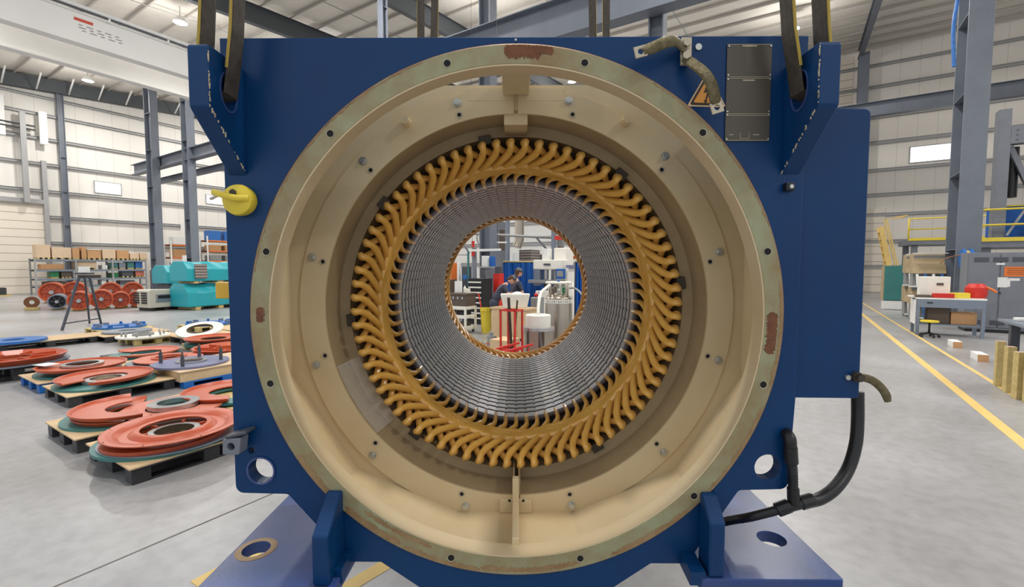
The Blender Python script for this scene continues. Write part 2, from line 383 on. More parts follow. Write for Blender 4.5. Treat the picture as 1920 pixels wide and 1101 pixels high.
beam('runway_beam', 'grey crane runway beam crossing behind the blue machine near the roof', UV(13.3, 2.2, 9.55), UV(13.3, 25, 9.55), .5, 1.15, 'beam_grey')
beam('runway_beam', 'grey crane runway beam on the columns left of the blue machine', UV(13.6, 25, 8.8), UV(13.6, 41, 8.8), .45, .7, 'beam_grey')
beam('runway_beam', 'grey crane runway beam along the far right wall', UV(36.5, 3, 11.6), UV(36.5, -24, 11.6), .5, .85, 'beam_grey')
beam('cross_beam', 'lower grey beam joining the two columns on the left', UV(14.5, 30, 6.6+1.4), UV(14.5, 41, 8.0), .3, .35, 'beam_grey')
# purlins: countable repeats, each its own object
pg = 'roof purlins under the ceiling'
u = -1.2; first = None; k = 0
while u < 41.5:
    b = MB(); zz = roof_z(u)
    b.box((0, 0, -.09), (78, .02, .16)); b.box((0, .03, -.02), (78, .07, .015)); b.box((0, -.03, -.17), (78, .07, .015))
    if first is None: first = b.build('roof_purlin', 'purlin'); o = first
    else: o = first.copy(); COL.objects.link(o)
    o.location = UV(u, 7, zz); o.rotation_euler = (0, 0, RZ)
    tag(o, 'long pale metal roof purlin running across under the white ceiling', 'purlin', pg); u += 1.62
# conduit rods under the roof
for i, v in enumerate((33.5, 27.5, 20.5, 11.5, 6.5)):
    b = MB(); b.tube([UV(-1, v, roof_z(-1)-.32), UV(41, v, roof_z(41)-.32)], .022, 6)
    solo('sag_rod', b, 'girt', 'thin pale rod strapped under the roof purlins', 'rod', group='rods under the purlins')
# eave braces on the left wall
for i in range(9):
    u = 6.2+i*1.62
    b = MB(); b.tube([UV(u, WL-.9, roof_z(u)-1.05), UV(u, WL-2.1, roof_z(u)-.25)], .05, 6)
    solo('flange_brace', b, 'white', 'short pale brace hanging from the dark rafter at the left wall', 'brace', group='braces on the left wall rafter')
# lamps
def make_lamp():
    t = thing('high_bay_lamp', 'x', 'lamp', (0, 0, 0))
    b = MB(); b.lathe([(.02, .28), (.16, .28), (.2, .2), (.3, .03), (.3, 0), (.27, 0), (.27, .03), (.02, .05)], n=24); b.build('housing', 'white', t)
    b = MB(); b.cyl((0, 0, .01), (0, 0, .025), .26, n=24); b.build('diffuser', 'lamp_glow', t)
    b = MB(); b.cyl((0, 0, .28), (0, 0, .8), .012, n=6); b.build('hanger', 'grey_dark', t)
    return t
l0 = make_lamp()
ld = bpy.data.lights.new('lamp_light', 'AREA'); ld.shape = 'DISK'; ld.size = .55; ld.energy = LAMP_W; ld.color = (1, .975, .94); ld.spread = R(170)
lp_ = bpy.data.lights.new('added_roof_fill', 'POINT'); lp_.shadow_soft_size = .3; lp_.energy = GLOW_W; lp_.color = (1, .975, .94)  # added point light below each lamp, there to brighten the roof
LAMPLAB = {(10.9, 26.4): 'bright round lamp above the white crane girders', (10.9, 39.6): 'bright round lamp near the left wall, under the white girders', (19.3, 13.8): 'bright round lamp above the centre of the blue machine',
           (31.5, .9): 'bright round lamp glaring between the right hand slings', (19.3, 26.4): 'bright lamp hidden behind the left sling', (31.5, 14.8): 'bright lamp seen through the opening at the top of the machine'}
for i, (u, v) in enumerate(LAMP_UV):
    t = l0 if i == 0 else copy_tree(l0); t.location = UV(u, v, roof_z(u)-1.1)
    lab = LAMPLAB.get((u, v))
    tag(t, lab or 'round white high bay lamp under the hall roof, outside the view', 'lamp', None if lab else 'lamps outside the view')
    lo = bpy.data.objects.new('lamp_light', ld); COL.objects.link(lo); lo.location = UV(u, v, roof_z(u)-1.12)
    lo = bpy.data.objects.new('added_roof_fill', lp_); COL.objects.link(lo); lo.location = UV(u, v, roof_z(u)-1.55)
# crane: two white box girders
def girder(v0, v1, z0, z1, label):
    t = thing('crane_girder', label, 'crane girder', UV(-6, (v0+v1)/2, z0), RZ)
    Ln = 19.2; w_ = v1-v0; h = z1-z0
    b = MB(); b.box((0, Ln/2, h/2), (w_, Ln, h-.08)); b.build('box_section', 'white_crane', t)
    b = MB(); b.box((0, Ln/2, .03), (w_+.16, Ln, .05)); b.build('bottom_flange', 'white_crane', t)
    b = MB(); b.box((0, Ln/2, h-.03), (w_+.16, Ln, .05)); b.build('top_flange', 'white_crane', t)
    return t
g1 = girder(23.75, 24.05, 10.42, 11.62, 'near white crane girder with a red and grey maker label')
b = MB(); b.box((.16, 12.5, .90), (.02, .55, .1)); b.build('maker_label', 'plaque', g1)
b = MB()
for j in range(3):
    for k in range(5): b.box((.155, 12.4+k*.28+j*.05, .72-j*.1), (.012, .2 if (k+j) % 2 else .12, .028))
b.build('label_lettering', 'grey_steel', g1)
b = MB(); b.box((.35, 9.6, 1.34), (.1, 19.2, .12)); b.build('conductor_bar', 'white', g1)
b = MB(); b.box((.3, 9.6, 1.24), (.05, 19.2, .06)); b.build('cable_track', 'grey_dark', g1)
for y in range(1, 19, 2):
    b = MB(); b.box((.25, y+.25, 1.28), (.16, .07, .3)); b.build('bracket', 'white_crane', g1)
g2 = girder(26.6, 26.9, 10.42, 11.62, 'far white crane girder below the near one')
# floor lines
def strip(p, q, wd, name, mt, lab=None):
    p, q = Vector((*p[:2], 0)), Vector((*q[:2], 0)); d = (q-p).normalized(); s = Vector((-d.y, d.x, 0))*wd/2
    b = MB(); b.prism([p-s, p+s, q+s, q-s], (0, 0, 0.0), (0, 0, .003)); o = b.build(name, mt); o['kind'] = 'structure'
    if lab: o['label'] = lab
    return o
strip(UV(4, -2.0), UV(41, -2.0), .12, 'floor_line', 'floor_yellow', 'wide yellow aisle line on the right')
strip(UV(9.3, -2.62), UV(41, -2.62), .07, 'floor_line', 'floor_yellow', 'thin yellow aisle line nearer the cabinet')
strip(floor_at(365, 1097), floor_at(482, 1034), .1, 'floor_line', 'floor_yellow', 'yellow line under the left foot plate')
strip(floor_at(600, 1133), floor_at(745, 1046), .1, 'floor_line', 'floor_yellow', 'yellow line under the machine')
strip(UV(-8, 3.6), UV(40, 3.6), .012, 'floor_joint', 'joint', 'saw cut joint in the concrete')
strip(UV(-8, -8.4), UV(40, -8.4), .012, 'floor_joint', 'joint', 'saw cut joint at the right')

t = thing('hose_guide', 'pale post with cross pieces on the left wall above the sectional door', 'post', UV(8.75, WL-.5, 6.2), RZ)
b = MB(); b.box((0, 0, 3.0), (.25, .28, 6.0)); b.build('post', 'girt', t)
for x, z, h in ((-.02, 5.6, 2.6), (-.02, 5.2, 2.2)): b = MB(); b.box((x, 1.0-2.0*(h > 2.4), z), (.14, .4, h)); b.build('upright_plate', 'white', t)
b = MB(); b.box((-.0, -1.1, 5.2), (.12, 3.4, .10)); b.box((-.0, -1.1, 4.95), (.12, 3.4, .10)); b.build('black_hose_pair', 'black', t)
# ================================================================== THE MACHINE (a motor stator and frame hung on slings)
AZ = 1.67                                              # axis height; the axis runs along +y at x = 0
MA = thing('motor_stator_frame', 'large blue motor frame with a round beige opening, hung on four slings', 'motor stator', (0, 1.6, .6))
def part(name, mb, m, bev=0.0, parent=None): return mb.build(name, m, parent or MA, world=True, bev=bev)
AX = (0, 0, AZ)
def ring(prof, n=144): b = MB(); b.lathe([(r, y) for r, y in prof], AX, 'Y', n); return b
# --- front plate
def fillet(pts, rads, k=5):
    out = []; n_ = len(pts)
    for i, (p, r) in enumerate(zip(pts, rads)):
        if not r: out.append(p); continue
        p = Vector(p); a = (Vector(pts[i-1])-p).normalized(); c = (Vector(pts[(i+1) % n_])-p).normalized()
        ang = a.angle(c); d = r/math.tan(ang/2); A_, C_ = p+a*d, p+c*d; cen = p+(a+c).normalized()*(r/math.sin(ang/2))
        s0 = math.atan2((A_-cen).y, (A_-cen).x); s1 = math.atan2((C_-cen).y, (C_-cen).x); ds = (s1-s0+math.pi) % (2*math.pi)-math.pi
        for j in range(k+1): t = s0+ds*j/k; out.append((cen.x+r*math.cos(t), cen.y+r*math.sin(t)))
    return out
outl = [(-1.0125, 2.63), (-1.0125, 1.033), (-.823, 1.029), (-.600, .776), (-.49, .776), (-.32, .66), (-.2, .61), (.2, .61), (.32, .66), (.49, .776), (.62, .776), (.80, 1.05), (.975, 1.055), (.99, 1.38), (.99, 2.63)]
rads = [0, .03, .02, 0, 0, .03, .05, .05, .03, 0, 0, .02, .03, 0, 0]
fp = MB(); fp.plate([fillet(outl, rads), circle(0, AZ, .925, 160), circle(-.917, 1.117, .046, 32), circle(-.952, 1.19, .012, 12), circle(.90, 1.135, .046, 32)], .05, XZat(1.625), .003)
part('front_plate', fp, 'blue_paint')
b = MB(); b.lathe([(.046, 1.60), (.052, 1.598), (.052, 1.595), (.046, 1.595)], (-.917, 0, 1.117), 'Y', 32); part('bright_hole_edge', b, 'blue_dull')
# --- body behind
b = MB(); b.prism([(-1.012, 1.652, 1.36), (-1.012, 4.3, 1.36), (-1.012, 4.3, 2.6), (-1.012, 1.652, 2.6)], (0, 0, 0), (.016, 0, 0)); part('side_panel', b, 'blue_paint')
b = MB(); b.prism([(.99, 1.652, 1.38), (.99, 4.3, 1.38), (.99, 4.3, 2.6), (.99, 1.652, 2.6)], (0, 0, 0), (-.016, 0, 0)); part('side_panel', b, 'blue_paint')
b = MB(); b.plate([[(-1.0, 2.6), (-1.0, 1.0), (-.6, .78), (.6, .78), (.98, 1.05), (.98, 2.6)], circle(0, AZ, .80, 96)], .05, XZat(4.3)); part('rear_plate', b, 'blue_paint')
b = MB(); b.box((0, 3.2, 2.615), (2.0, 2.2, .03)); part('top_panel', b, 'blue_paint')
b = MB(); b.plate([fillet([(.992, 1.383), (1.224, 1.381), (1.222, 2.394), (.992, 2.40)], [0, .012, .02, 0])], .62, XZat(1.925), .004); part('terminal_box', b, 'blue_paint')
# --- flange ring
part('flange_ring', ring([(.868, 1.590), (.930, 1.590), (.932, 1.592), (.932, 1.66), (.868, 1.66)]), 'flange_green')
part('flange_edge', ring([(.932, 1.594), (.9365, 1.597), (.9365, 1.602), (.932, 1.602)]), 'copper_edge')
part('flange_bore', ring([(.862, 1.592), (.868, 1.592), (.868, 1.665), (.862, 1.665)]), 'beige')
for i in range(12):
    a = R(15+30*i); x, z = .899*math.cos(a), AZ+.899*math.sin(a)
    b = MB(); b.lathe([(.0120, 1.5895), (.0142, 1.5895), (.0142, 1.5880), (.0120, 1.5885)], (x, 0, z), 'Y', 20); part('bolt_hole_rim', b, 'rim')
    b = MB(); b.cyl((x, 1.5885, z), (x, 1.589, z), .0125, n=20); part('bolt_hole', b, 'hole')
# rust patches sit on the ring face where the photograph has them
def ring_patch(a0, a1, r0, r1, mt, jag=.006, y=1.5893):
    b = MB(); n_ = 60; lo = []; hi = []
    for i in range(n_+1):
        a = R(a0+(a1-a0)*i/n_); e = min(i, n_-i)/5.0; e = min(e, 1)**.6
        m_ = (r0+r1)/2; h = (r1-r0)/2*(.25+.75*e)
        lo.append((m_-h+random.uniform(-jag, jag)*e, a)); hi.append((min(m_+h+random.uniform(-jag, jag), r1), a))
    f = lambda q: (q[0]*math.cos(q[1]), y, AZ+q[0]*math.sin(q[1]))
    b.add([f(q) for q in lo]+[f(q) for q in hi], [(i, i+1, n_+2+i, n_+1+i) for i in range(n_)]); part('rust_patch', b, mt)
ring_patch(84.5, 92.5, .886, .930, 'rust', .006); ring_patch(82, 86.2, .904, .930, 'rust', .004, 1.5885); ring_patch(-8, 1.5, .876, .912, 'rust'); ring_patch(177.5, 181, .884, .912, 'rust')
for a0, a1, r0, r1 in ((212, 224, .908, .930), (228, 243, .905, .930), (244, 262, .912, .930), (292, 312, .912, .930), (318, 340, .918, .930), (262, 285, .905, .922), (232, 250, .875, .890), (20, 60, .924, .930), (110, 170, .924, .930), (345, 368, .918, .930)): ring_patch(a0, a1, r0, r1, 'flange_brown', .005)
# --- octagonal casing between flange and bulkhead (open at the top)
cas = [(-.982, 2.60), (-.982, 1.37), (-.702, .955), (-.25, .765), (.25, .765), (.702, .955), (.982, 1.37), (.982, 2.60)]
b = MB()
for (x0, z0), (x1, z1) in zip(cas[:-1], cas[1:]):
    d = Vector((x1-x0, z1-z0)).normalized(); nx, nz_ = d.y*.012, -d.x*.012
    b.prism([(x0, 1.652, z0), (x1, 1.652, z1), (x1+nx*-1, 1.652, z1-nz_), (x0-nx, 1.652, z0-nz_)], (0, 0, 0), (0, .33, 0))
part('casing', b, 'beige')
# --- bulkhead and clamp ring
b = MB(); b.plate([[(-.975, 2.607), (-.975, 1.37), (-.70, .96), (-.25, .77), (.25, .77), (.70, .96), (.975, 1.37), (.975, 2.607)], circle(0, AZ, .835, 144)], .02, XZat(1.965)); part('bulkhead', b, 'beige')
for s, (a0, a1) in enumerate(((97.5, 442.5-0),)):
    pass
def arc_ring(a0, a1, prof, m, name, n=120): b = MB(); b.lathe([(r, y) for r, y in prof], AX, 'Y', n, a0, a1); return part(name, b, m)
arc_ring(90.6, 269.5, [(.818, 1.945), (.925, 1.945), (.925, 1.957), (.818, 1.957)], 'beige', 'clamp_ring')
arc_ring(270.5, 449.4, [(.818, 1.945), (.925, 1.945), (.925, 1.957), (.818, 1.957)], 'beige', 'clamp_ring')
b = MB(); b.box((.105, 1.95, AZ+.895), (.19, .012, .05)); b.box((-.105, 1.95, AZ+.895), (.19, .012, .05)); part('joint_pad', b, 'beige')
b = MB(); b.box((0, 1.94, AZ-.862), (.14, .014, .06)); part('joint_pad', b, 'beige', .002)
for i in range(12):
    a = R(15.8+30*i); x, z = .895*math.cos(a), AZ+.895*math.sin(a)
    b = MB(); b.cyl((x, 1.945, z), (x, 1.941, z), .017, n=20); b.cyl((x, 1.941, z), (x, 1.930, z), .0125, n=6); b.cyl((x, 1.930, z), (x, 1.929, z), .009, n=12)
    part('hex_bolt', b, 'zinc')
    a = R(14.2+30*i) if i % 2 else R(13.8+30*i); a = R(15+30*i-(1.2 if math.cos(a)*math.sin(a) > 0 else -1.2)); x, z = .846*math.cos(a), AZ+.846*math.sin(a)
    b = MB(); b.lathe([(.0085, 1.9445), (.0125, 1.9435), (.0125, 1.941), (.0085, 1.942)], (x, 0, z), 'Y', 16); part('hole_rim', b, 'rim')
    b = MB(); b.cyl((x, 1.9435, z), (x, 1.944, z), .0085, n=16); part('tapped_hole', b, 'hole')
# --- ribs: top beam, inner block, bottom ribs
b = MB(); b.box((0, 1.80, 2.60), (.108, .28, .075)); part('top_rib', b, 'beige', .004)
b = MB(); b.box((0, 2.04, AZ+.80), (.10, .17, .05)); part('inner_rib', b, 'beige', .004)
b = MB(); b.box((0, 1.80, .800), (.028, .29, .07)); b.box((0, 1.93, .87), (.028, .03, .14)); part('bottom_rib', b, 'beige', .003)
for s in (-1, 1):
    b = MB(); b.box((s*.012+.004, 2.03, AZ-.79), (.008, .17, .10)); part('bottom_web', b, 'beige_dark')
    b = MB(); b.cyl((s*.03+.003, 1.93, .835), (s*.03+.003, 1.931, .835), .006, n=10); part('tapped_hole', b, 'hole')
# boss near the upper left of the flange
for x in (-.455, .455):
    b = MB(); b.cyl((x, 1.945, 2.45), (x, 1.90, 2.45), .02, .016, n=20); part('boss', b, 'beige')
# --- barrel around the winding
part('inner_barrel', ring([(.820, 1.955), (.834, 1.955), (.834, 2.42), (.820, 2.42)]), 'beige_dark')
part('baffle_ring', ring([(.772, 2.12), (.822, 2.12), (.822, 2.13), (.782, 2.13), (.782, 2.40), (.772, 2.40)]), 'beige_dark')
part('pressure_plate', ring([(.655, 2.375), (.82, 2.375), (.82, 2.41), (.655, 2.41)]), 'steel_dark')
for a in (100.5, 142, 51.5, 8, 185, 232, 300):
    a = R(a); c = Vector((.762*math.cos(a), 2.12, AZ+.762*math.sin(a)))
    b = MB(); b.box(c, (.055, .07, .04), m=Matrix.Rotation(-a+math.pi/2, 3, 'Y')); part('support_bracket', b, 'steel_dark', .003)
b = MB()                                                # plastic sheet strip at lower left
pp = [Vector((-.815*math.cos(R(t)), 0, AZ-.815*math.sin(R(t)))) for t in (18, 26, 34, 42)]
for p_, q_ in zip(pp[:-1], pp[1:]): b.prism([p_+Vector((0, 1.955, 0)), q_+Vector((0, 1.955, 0)), q_*1+Vector((.045, 2.1, .02)), p_+Vector((.05, 2.1, .02))], (0, 0, 0), (.003, 0, .002))
part('plastic_sheet', b, 'film')
# --- laminated core: 24 packets of 72 teeth, wedges between
NS = 72; YC0, YC1, RB = 2.38, 3.92, .61
du_ = MB(); co = MB(); npk = 21; pitch = (YC1-YC0)/npk
for k in range(npk):
    y0 = YC0+k*pitch; y1 = y0+pitch*.70; vs = []; fs = []; o = 0
    for i in range(NS):
        for da, rr in ((-.40, RB), (.40, RB)):
            a = 2*math.pi*(i+.5+da)/NS
            for (r_, y_) in ((rr, y0), (rr, y1), (RB+.03, y0), (RB+.03, y1)): vs.append((r_*math.cos(a), y_, AZ+r_*math.sin(a)))
        q = i*8; fs += [(q, q+1, q+5, q+4), (q, q+4, q+6, q+2), (q+1, q+3, q+7, q+5), (q, q+2, q+3, q+1), (q+4, q+5, q+7, q+6)]
    co.add(vs, fs)
part('stator_core', co, 'core')
for k in range(npk):
    y0 = YC0+(k+.70)*(YC1-YC0)/npk; du_.lathe([(RB+.006, y0), (RB+.006, y0+.32*(YC1-YC0)/npk)], AX, 'Y', 144, closed=False)
part('duct_shade', du_, 'core_dark')['kind'] = 'stuff'  # dark bands over the cooling duct gaps, their shade put into the colour
wd = MB()
for i in range(NS):
    a0, a1 = 2*math.pi*(i-.1)/NS, 2*math.pi*(i+.1)/NS
    f = lambda r_, y_, a: (r_*math.cos(a), y_, AZ+r_*math.sin(a))
    for k in range(npk):
        y0 = YC0+k*pitch; y1 = y0+pitch*.70
        wd.add([f(RB+.003, y0, a0), f(RB+.003, y0, a1), f(RB+.003, y1, a1), f(RB+.003, y1, a0)], [(0, 1, 2, 3)])
part('slot_wedge', wd, 'wedge')['kind'] = 'stuff'
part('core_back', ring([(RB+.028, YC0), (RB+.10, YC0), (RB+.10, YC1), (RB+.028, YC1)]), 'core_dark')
part('core_end_plate', ring([(RB+.0, YC0-.012), (RB+.016, YC0-.012), (RB+.016, YC0+.004), (RB, YC0+.004)]), 'core')
# --- windings: 72 coil ends at each side
CN = 72
def coil_path():
    q = [(0, .620, 2.40), (-.2, .623, 2.345), (.1, .634, 2.30), (2.5, .646, 2.262), (7, .654, 2.22), (11, .662, 2.175), (14.6, .673, 2.128), (17.2, .689, 2.085), (18.2, .705, 2.055), (18.3, .719, 2.040),
         (18.4, .731, 2.052), (17.6, .733, 2.078), (18.6, .724, 2.102), (21, .705, 2.13), (24, .690, 2.18), (28, .682, 2.25), (31, .676, 2.32), (32, .672, 2.39)]
    return q
def coil_mesh(mirror=False):
    b = MB(); pts = []
    for (t, r_, y) in coil_path():
        a = R(-t)
        if mirror: y = YC1+(YC0-y)
        pts.append((r_*math.sin(a), y, r_*math.cos(a)))
    P_ = smooth_path(pts, 4)
    P_ = [Vector((-p.x, p.y, p.z)) for p in P_]
    k = len(P_); ra = [.0175 if i < k*.62 else .0145 for i in range(k)]; rb = [.0120+.0030*min(1, max(0, (i/k-.2)*4)) for i in range(k)]
    b.tube(P_, ra, 10, rb, up=(0, 0, 1)); return b
def coils(mirror, n_):
    first = None
    for i in range(n_):
        a = 2*math.pi*i/n_
        if first is None:
            first = coil_mesh(mirror).build('coil', 'coil', MA); o = first
        else: o = first.copy(); COL.objects.link(o)
        o.location = Vector((0, 0, AZ))-MA.location; o.rotation_euler = (0, a, 0)
coils(False, CN)
b = MB()
for j, (r_, y) in enumerate(((.648, 2.245), (.652, 2.225), (.655, 2.205), (.657, 2.19))):
    b.tube([((r_+.003*math.sin(i*.7+j))*math.cos(2*math.pi*i/144), y+.003*math.cos(i*1.1+j), AZ+(r_+.003*math.sin(i*.7+j))*math.sin(2*math.pi*i/144)) for i in range(144)], .0185, 8, closed=True)
part('winding_lashing', b, 'coil')
b = MB()
for j, (r_, y) in enumerate(((.700, 2.17), (.70, 2.22), (.695, 2.28))):
    b.tube([(r_*math.cos(2*math.pi*i/96), y, AZ+r_*math.sin(2*math.pi*i/96)) for i in range(96)], .016, 8, closed=True)
part('surge_ring', b, 'coil_dark')
# rear end of the winding, seen as a fringe round the far end of the bore
rear = thing  # keep name free
def rear_coils():
    first = None
    for i in range(72):
        a = 2*math.pi*i/72
        if first is None:
            b = MB(); pts = []
            for (t, r_, y) in ((0, .622, 3.90), (.3, .618, 3.98), (3, .612, 4.03), (8, .606, 4.08), (13, .612, 4.13), (17, .63, 4.17), (18.5, .66, 4.21), (19, .70, 4.23), (20, .715, 4.2), (23, .70, 4.12), (27, .685, 4.02), (29, .67, 3.9)):
                pts.append((r_*math.sin(R(t)), y, r_*math.cos(R(t))))
            b.tube(smooth_path(pts, 3), .014, 8, .0115, up=(0, 0, 1)); first = b.build('rear_coil', 'coil', MA); o = first
        else: o = first.copy(); COL.objects.link(o)
        o.location = Vector((0, 0, AZ))-MA.location; o.rotation_euler = (0, a, 0)
rear_coils()
# --- foot plates with gussets
def foot(s, x0, x1, y0, y1, holes, gx, gy0, nm):
    b = MB(); b.plate([fillet([(x0, y0), (x1, y0), (x1, y1), (x0, y1)], [.01]*4, 3)]+[circle(hx, hy, hr, 36) for hx, hy, hr in holes], .045, XYat(.7675), .003)
    part('foot_plate', b, 'blue_dull')
    z0, zt = .79, 1.05
    g = MB(); g.prism([(gx-.03, 1.60, z0), (gx-.03, 1.60, zt), (gx-.03, 1.575, zt), (gx-.03, gy0, zt-.07 if s > 0 else zt-.09), (gx-.03, gy0, z0)], (0, 0, 0), (.055, 0, 0)); part('gusset', g, 'blue_paint', .008)
foot(1, .63, 1.115, 1.499, 2.6, [(1.0, 1.735, .05), (.93, 2.05, .025)], .688, 1.505, 'r')
foot(-1, -1.055, -.60, 1.40, 2.6, [(-.975, 1.652, .047), (-.80, 1.90, .03)], -.645, 1.452, 'l')
b = MB(); b.lathe([(.049, .7905), (.072, .7905), (.070, .7915), (.049, .7915)], (-.975, 1.652, 0), 'Z', 36); part('worn_ring', b, 'flange_brown')
# inclined stiffeners from the gusset foot to the body bottom
for s in (-1, 1):
    b = MB(); b.bar((s*.62, 1.61, .80), (s*.62, 1.50, .79), .05, .05); part('weld_stiffener', b, 'blue_paint')
    b = MB(); b.cyl((s*.845, 2.02, .79), (s*.845, 2.02, .80), .045, n=20); b.cyl((s*.845, 2.02, .80), (s*.845, 2.02, .86), .024, n=6); part('anchor_bolt', b, 'grey_steel')
# --- lifting lugs
def lug(x0, x1, y_near, y_face, zt, zb_near, zb_face, hole, yr=1):
    t = abs(x1-x0); b = MB()
    lp = fillet([(y_face, zt+.0), (y_face, zb_face), (y_near, zb_near), (y_near, zt)], [0, 0, .02, .012], 4)
    b.plate([lp, [(hole[0]+.042*math.cos(a), hole[1]+.06*math.sin(a)) for a in [2*math.pi*i/32 for i in range(32)]]], t, YZat((x0+x1)/2), .004)
    part('lifting_lug', b, 'blue_paint')
lug(-.995, -.932, 1.414, 1.602, 2.525, 2.337, 2.165, (1.512, 2.415))
lug(.911, .974, 1.414, 1.602, 2.525, 2.337, 2.165, (1.512, 2.415))
for x in (-.93, .88):
    lug(x-.03, x+.03, 4.88, 4.32, 2.62, 2.30, 2.10, (4.77, 2.5))
# --- nameplate
t_ = MB(); t_.box((.789, 1.5965, 2.44), (.150, .004, .322)); NP = part('nameplate', t_, 'engraved')
def npl(c, d, nm='nameplate_lettering'): bq = MB(); bq.box(c, d); ob_ = bq.build(nm, 'plate_line', NP); ob_.location = -MA.location
for z in (2.599, 2.492, 2.487, 2.370, 2.364, 2.281): npl((.789, 1.594, z), (.148, .001, .0018), 'dividing_line')
npl((.789, 1.594, 2.594), (.05, .001, .006)); npl((.789, 1.594, 2.481), (.04, .001, .005))
for x in (.765, .795): npl((x, 1.594, 2.296), (.0015, .001, .02), 'dividing_line')
npl((.78, 1.594, 2.287), (.03, .001, .0015)); npl((.82, 1.594, 2.30), (.02, .001, .003)); npl((.735, 1.594, 2.30), (.014, .001, .003))
for x in (.7185, .8595):
    for z in (2.593, 2.498, 2.484, 2.377, 2.366, 2.285): b = MB(); b.cyl((x, 1.594, z), (x, 1.591, z), .003, n=8); bb = b.build('rivet', 'zinc', NP); bb.location = -MA.location
# --- high voltage triangle
A3 = [(.5835, 2.397), (.7175, 2.393), (.65, 2.513)]
def tri(sc, y, m, nm, par):
    c = Vector((sum(p[0] for p in A3)/3, sum(p[1] for p in A3)/3)); q = [tuple(c+(Vector(p)-c)*sc) for p in A3]
    b = MB(); b.plate([fillet(q, [.006*sc]*3)], .0012, XZat(y)); o = b.build(nm, m, par); o.location = -(MA.location if par != MA else MA.location); return o
S0 = tri(1.0, 1.5985, 'sign_edge', 'warning_sign', MA)
for sc, y, m, nm in ((.88, 1.5972, 'sign_black', 'sign_border'), (.70, 1.596, 'sign_orange', 'sign_field')):
    o = tri(sc, y, m, nm, S0); o.location = (0, 0, 0)
b = MB(); b.plate([[(.652, 2.478), (.638, 2.440), (.650, 2.443), (.644, 2.415), (.639, 2.417), (.644, 2.405), (.653, 2.413), (.648, 2.4145), (.661, 2.452), (.648, 2.449), (.657, 2.478)]], .0012, XZat(1.5948)); o = b.build('lightning_mark', 'sign_black', S0)
# --- earthing braids
def braid(pts, w_, t, end0, end1, up=(0, 1, 0)):
    b = MB(); P_ = smooth_path(pts, 6); k = len(P_); b.tube(P_, [t]*k, 12, [w_*(.75+.25*min(1, min(i, k-1-i)/4)) for i in range(k)], up=up); return part('earthing_braid', b, 'braid')
def lugplate(c, ang, hole=True, y=None):
    b = MB(); cs, sn = math.cos(ang), math.sin(ang); f = lambda x, z: (c.x+x*cs-z*sn, c.z+x*sn+z*cs)
    b.plate([[f(-.02, -.018), f(.02, -.018), f(.02, .018), f(-.02, .018)], [f(.009*math.cos(a), .009*math.sin(a)) for a in [2*math.pi*i/16 for i in range(16)]]], .006, XZat(c.y), .001); part('braid_lug', b, 'lug_metal')
B1 = [at(1206, 96, 1.53), at(1225, 89, 1.53), at(1246, 80, 1.52), at(1264, 77, 1.53), at(1276, 85, 1.555), at(1284, 95, 1.575)]
braid(B1, .019, .007, 0, 0); lugplate(at(1201, 97, 1.53), .25)
B2 = [at(1286, 110, 1.575), at(1300, 120, 1.55), at(1320, 136, 1.53), at(1334, 158, 1.525), at(1340, 182, 1.53), at(1342, 194, 1.535)]
braid(B2, .020, .007, 0, 0); lugplate(at(1344, 202, 1.535), .3)
b = MB(); c = at(1286, 97, 1.585); b.box((c.x, 1.585, c.z), (.035, .014, .09)); part('earth_pad', b, 'lug_metal', .003)
for (px, py) in ((1287, 81), (1286, 105)):
    c = at(px, py, 1.57); b = MB(); b.cyl((c.x, 1.578, c.z), (c.x, 1.574, c.z), .017, n=20); b.cyl((c.x, 1.574, c.z), (c.x, 1.560, c.z), .0135, n=6); part('hex_bolt', b, 'lug_metal')
c = at(1309, 89, 1.6); b = MB(); b.cyl((c.x, 1.60, c.z), (c.x, 1.594, c.z), .011, n=16); part('plug', b, 'zinc')
c = at(967, 75, 1.6); b = MB(); b.cyl((c.x, 1.60, c.z), (c.x, 1.597, c.z), .004, n=10); part('plug', b, 'zinc')
c = at(1590, 708, 1.61); b = MB(); b.cyl((c.x, 1.615, c.z), (c.x, 1.606, c.z), .009, n=14); part('plug', b, 'zinc')
c = at(1610, 708, 1.6); b = MB(); b.cyl((c.x, 1.615, c.z), (c.x, 1.600, c.z), .018, n=20); b.cyl((c.x, 1.60, c.z), (c.x, 1.585, c.z), .0135, n=6); part('hex_bolt', b, 'steel_dark')
braid([at(1608, 708, 1.60), at(1622, 709, 1.595), at(1638, 715, 1.59), at(1652, 727, 1.585), at(1661, 740, 1.58), at(1665, 753, 1.58)], .014, .007, 0, 0)
# --- small junction block on the right, clamp block at the lower left, small yellow box on the side
c = at(1475, 352, 1.6); b = MB(); b.box((c.x, 1.588, c.z), (.028, .024, .028)); part('black_fitting', b, 'rubber', .003)
b = MB(); b.cyl((c.x+.002, 1.577, c.z), (c.x+.002, 1.573, c.z), .007, n=14); part('fitting_screw', b, 'zinc')
c = at(447, 829, 1.57); b = MB(); b.plate([fillet([(c.x-.036, c.z-.032), (c.x+.022, c.z-.032), (c.x+.03, c.z+.028), (c.x-.034, c.z+.022)], [.006]*4), circle(c.x-.006, c.z-.004, .013, 20)], .05, XZat(1.56), .003); part('clamp_block', b, 'grey_steel')
b = MB(); b.box((c.x+.012, 1.565, c.z+.036), (.075, .06, .010), m=Matrix.Rotation(R(-14), 3, 'Y')); part('clamp_tongue', b, 'grey_dark', .002)
b = MB(); b.box((-1.055, 1.74, at(412, 545, 1.68).z), (.115, .12, .060)); part('yellow_block', b, 'block_yellow', .004)
b = MB(); b.box((-1.030, 1.678, at(412, 545, 1.68).z), (.04, .004, .040)); part('block_recess', b, 'sign_orange')
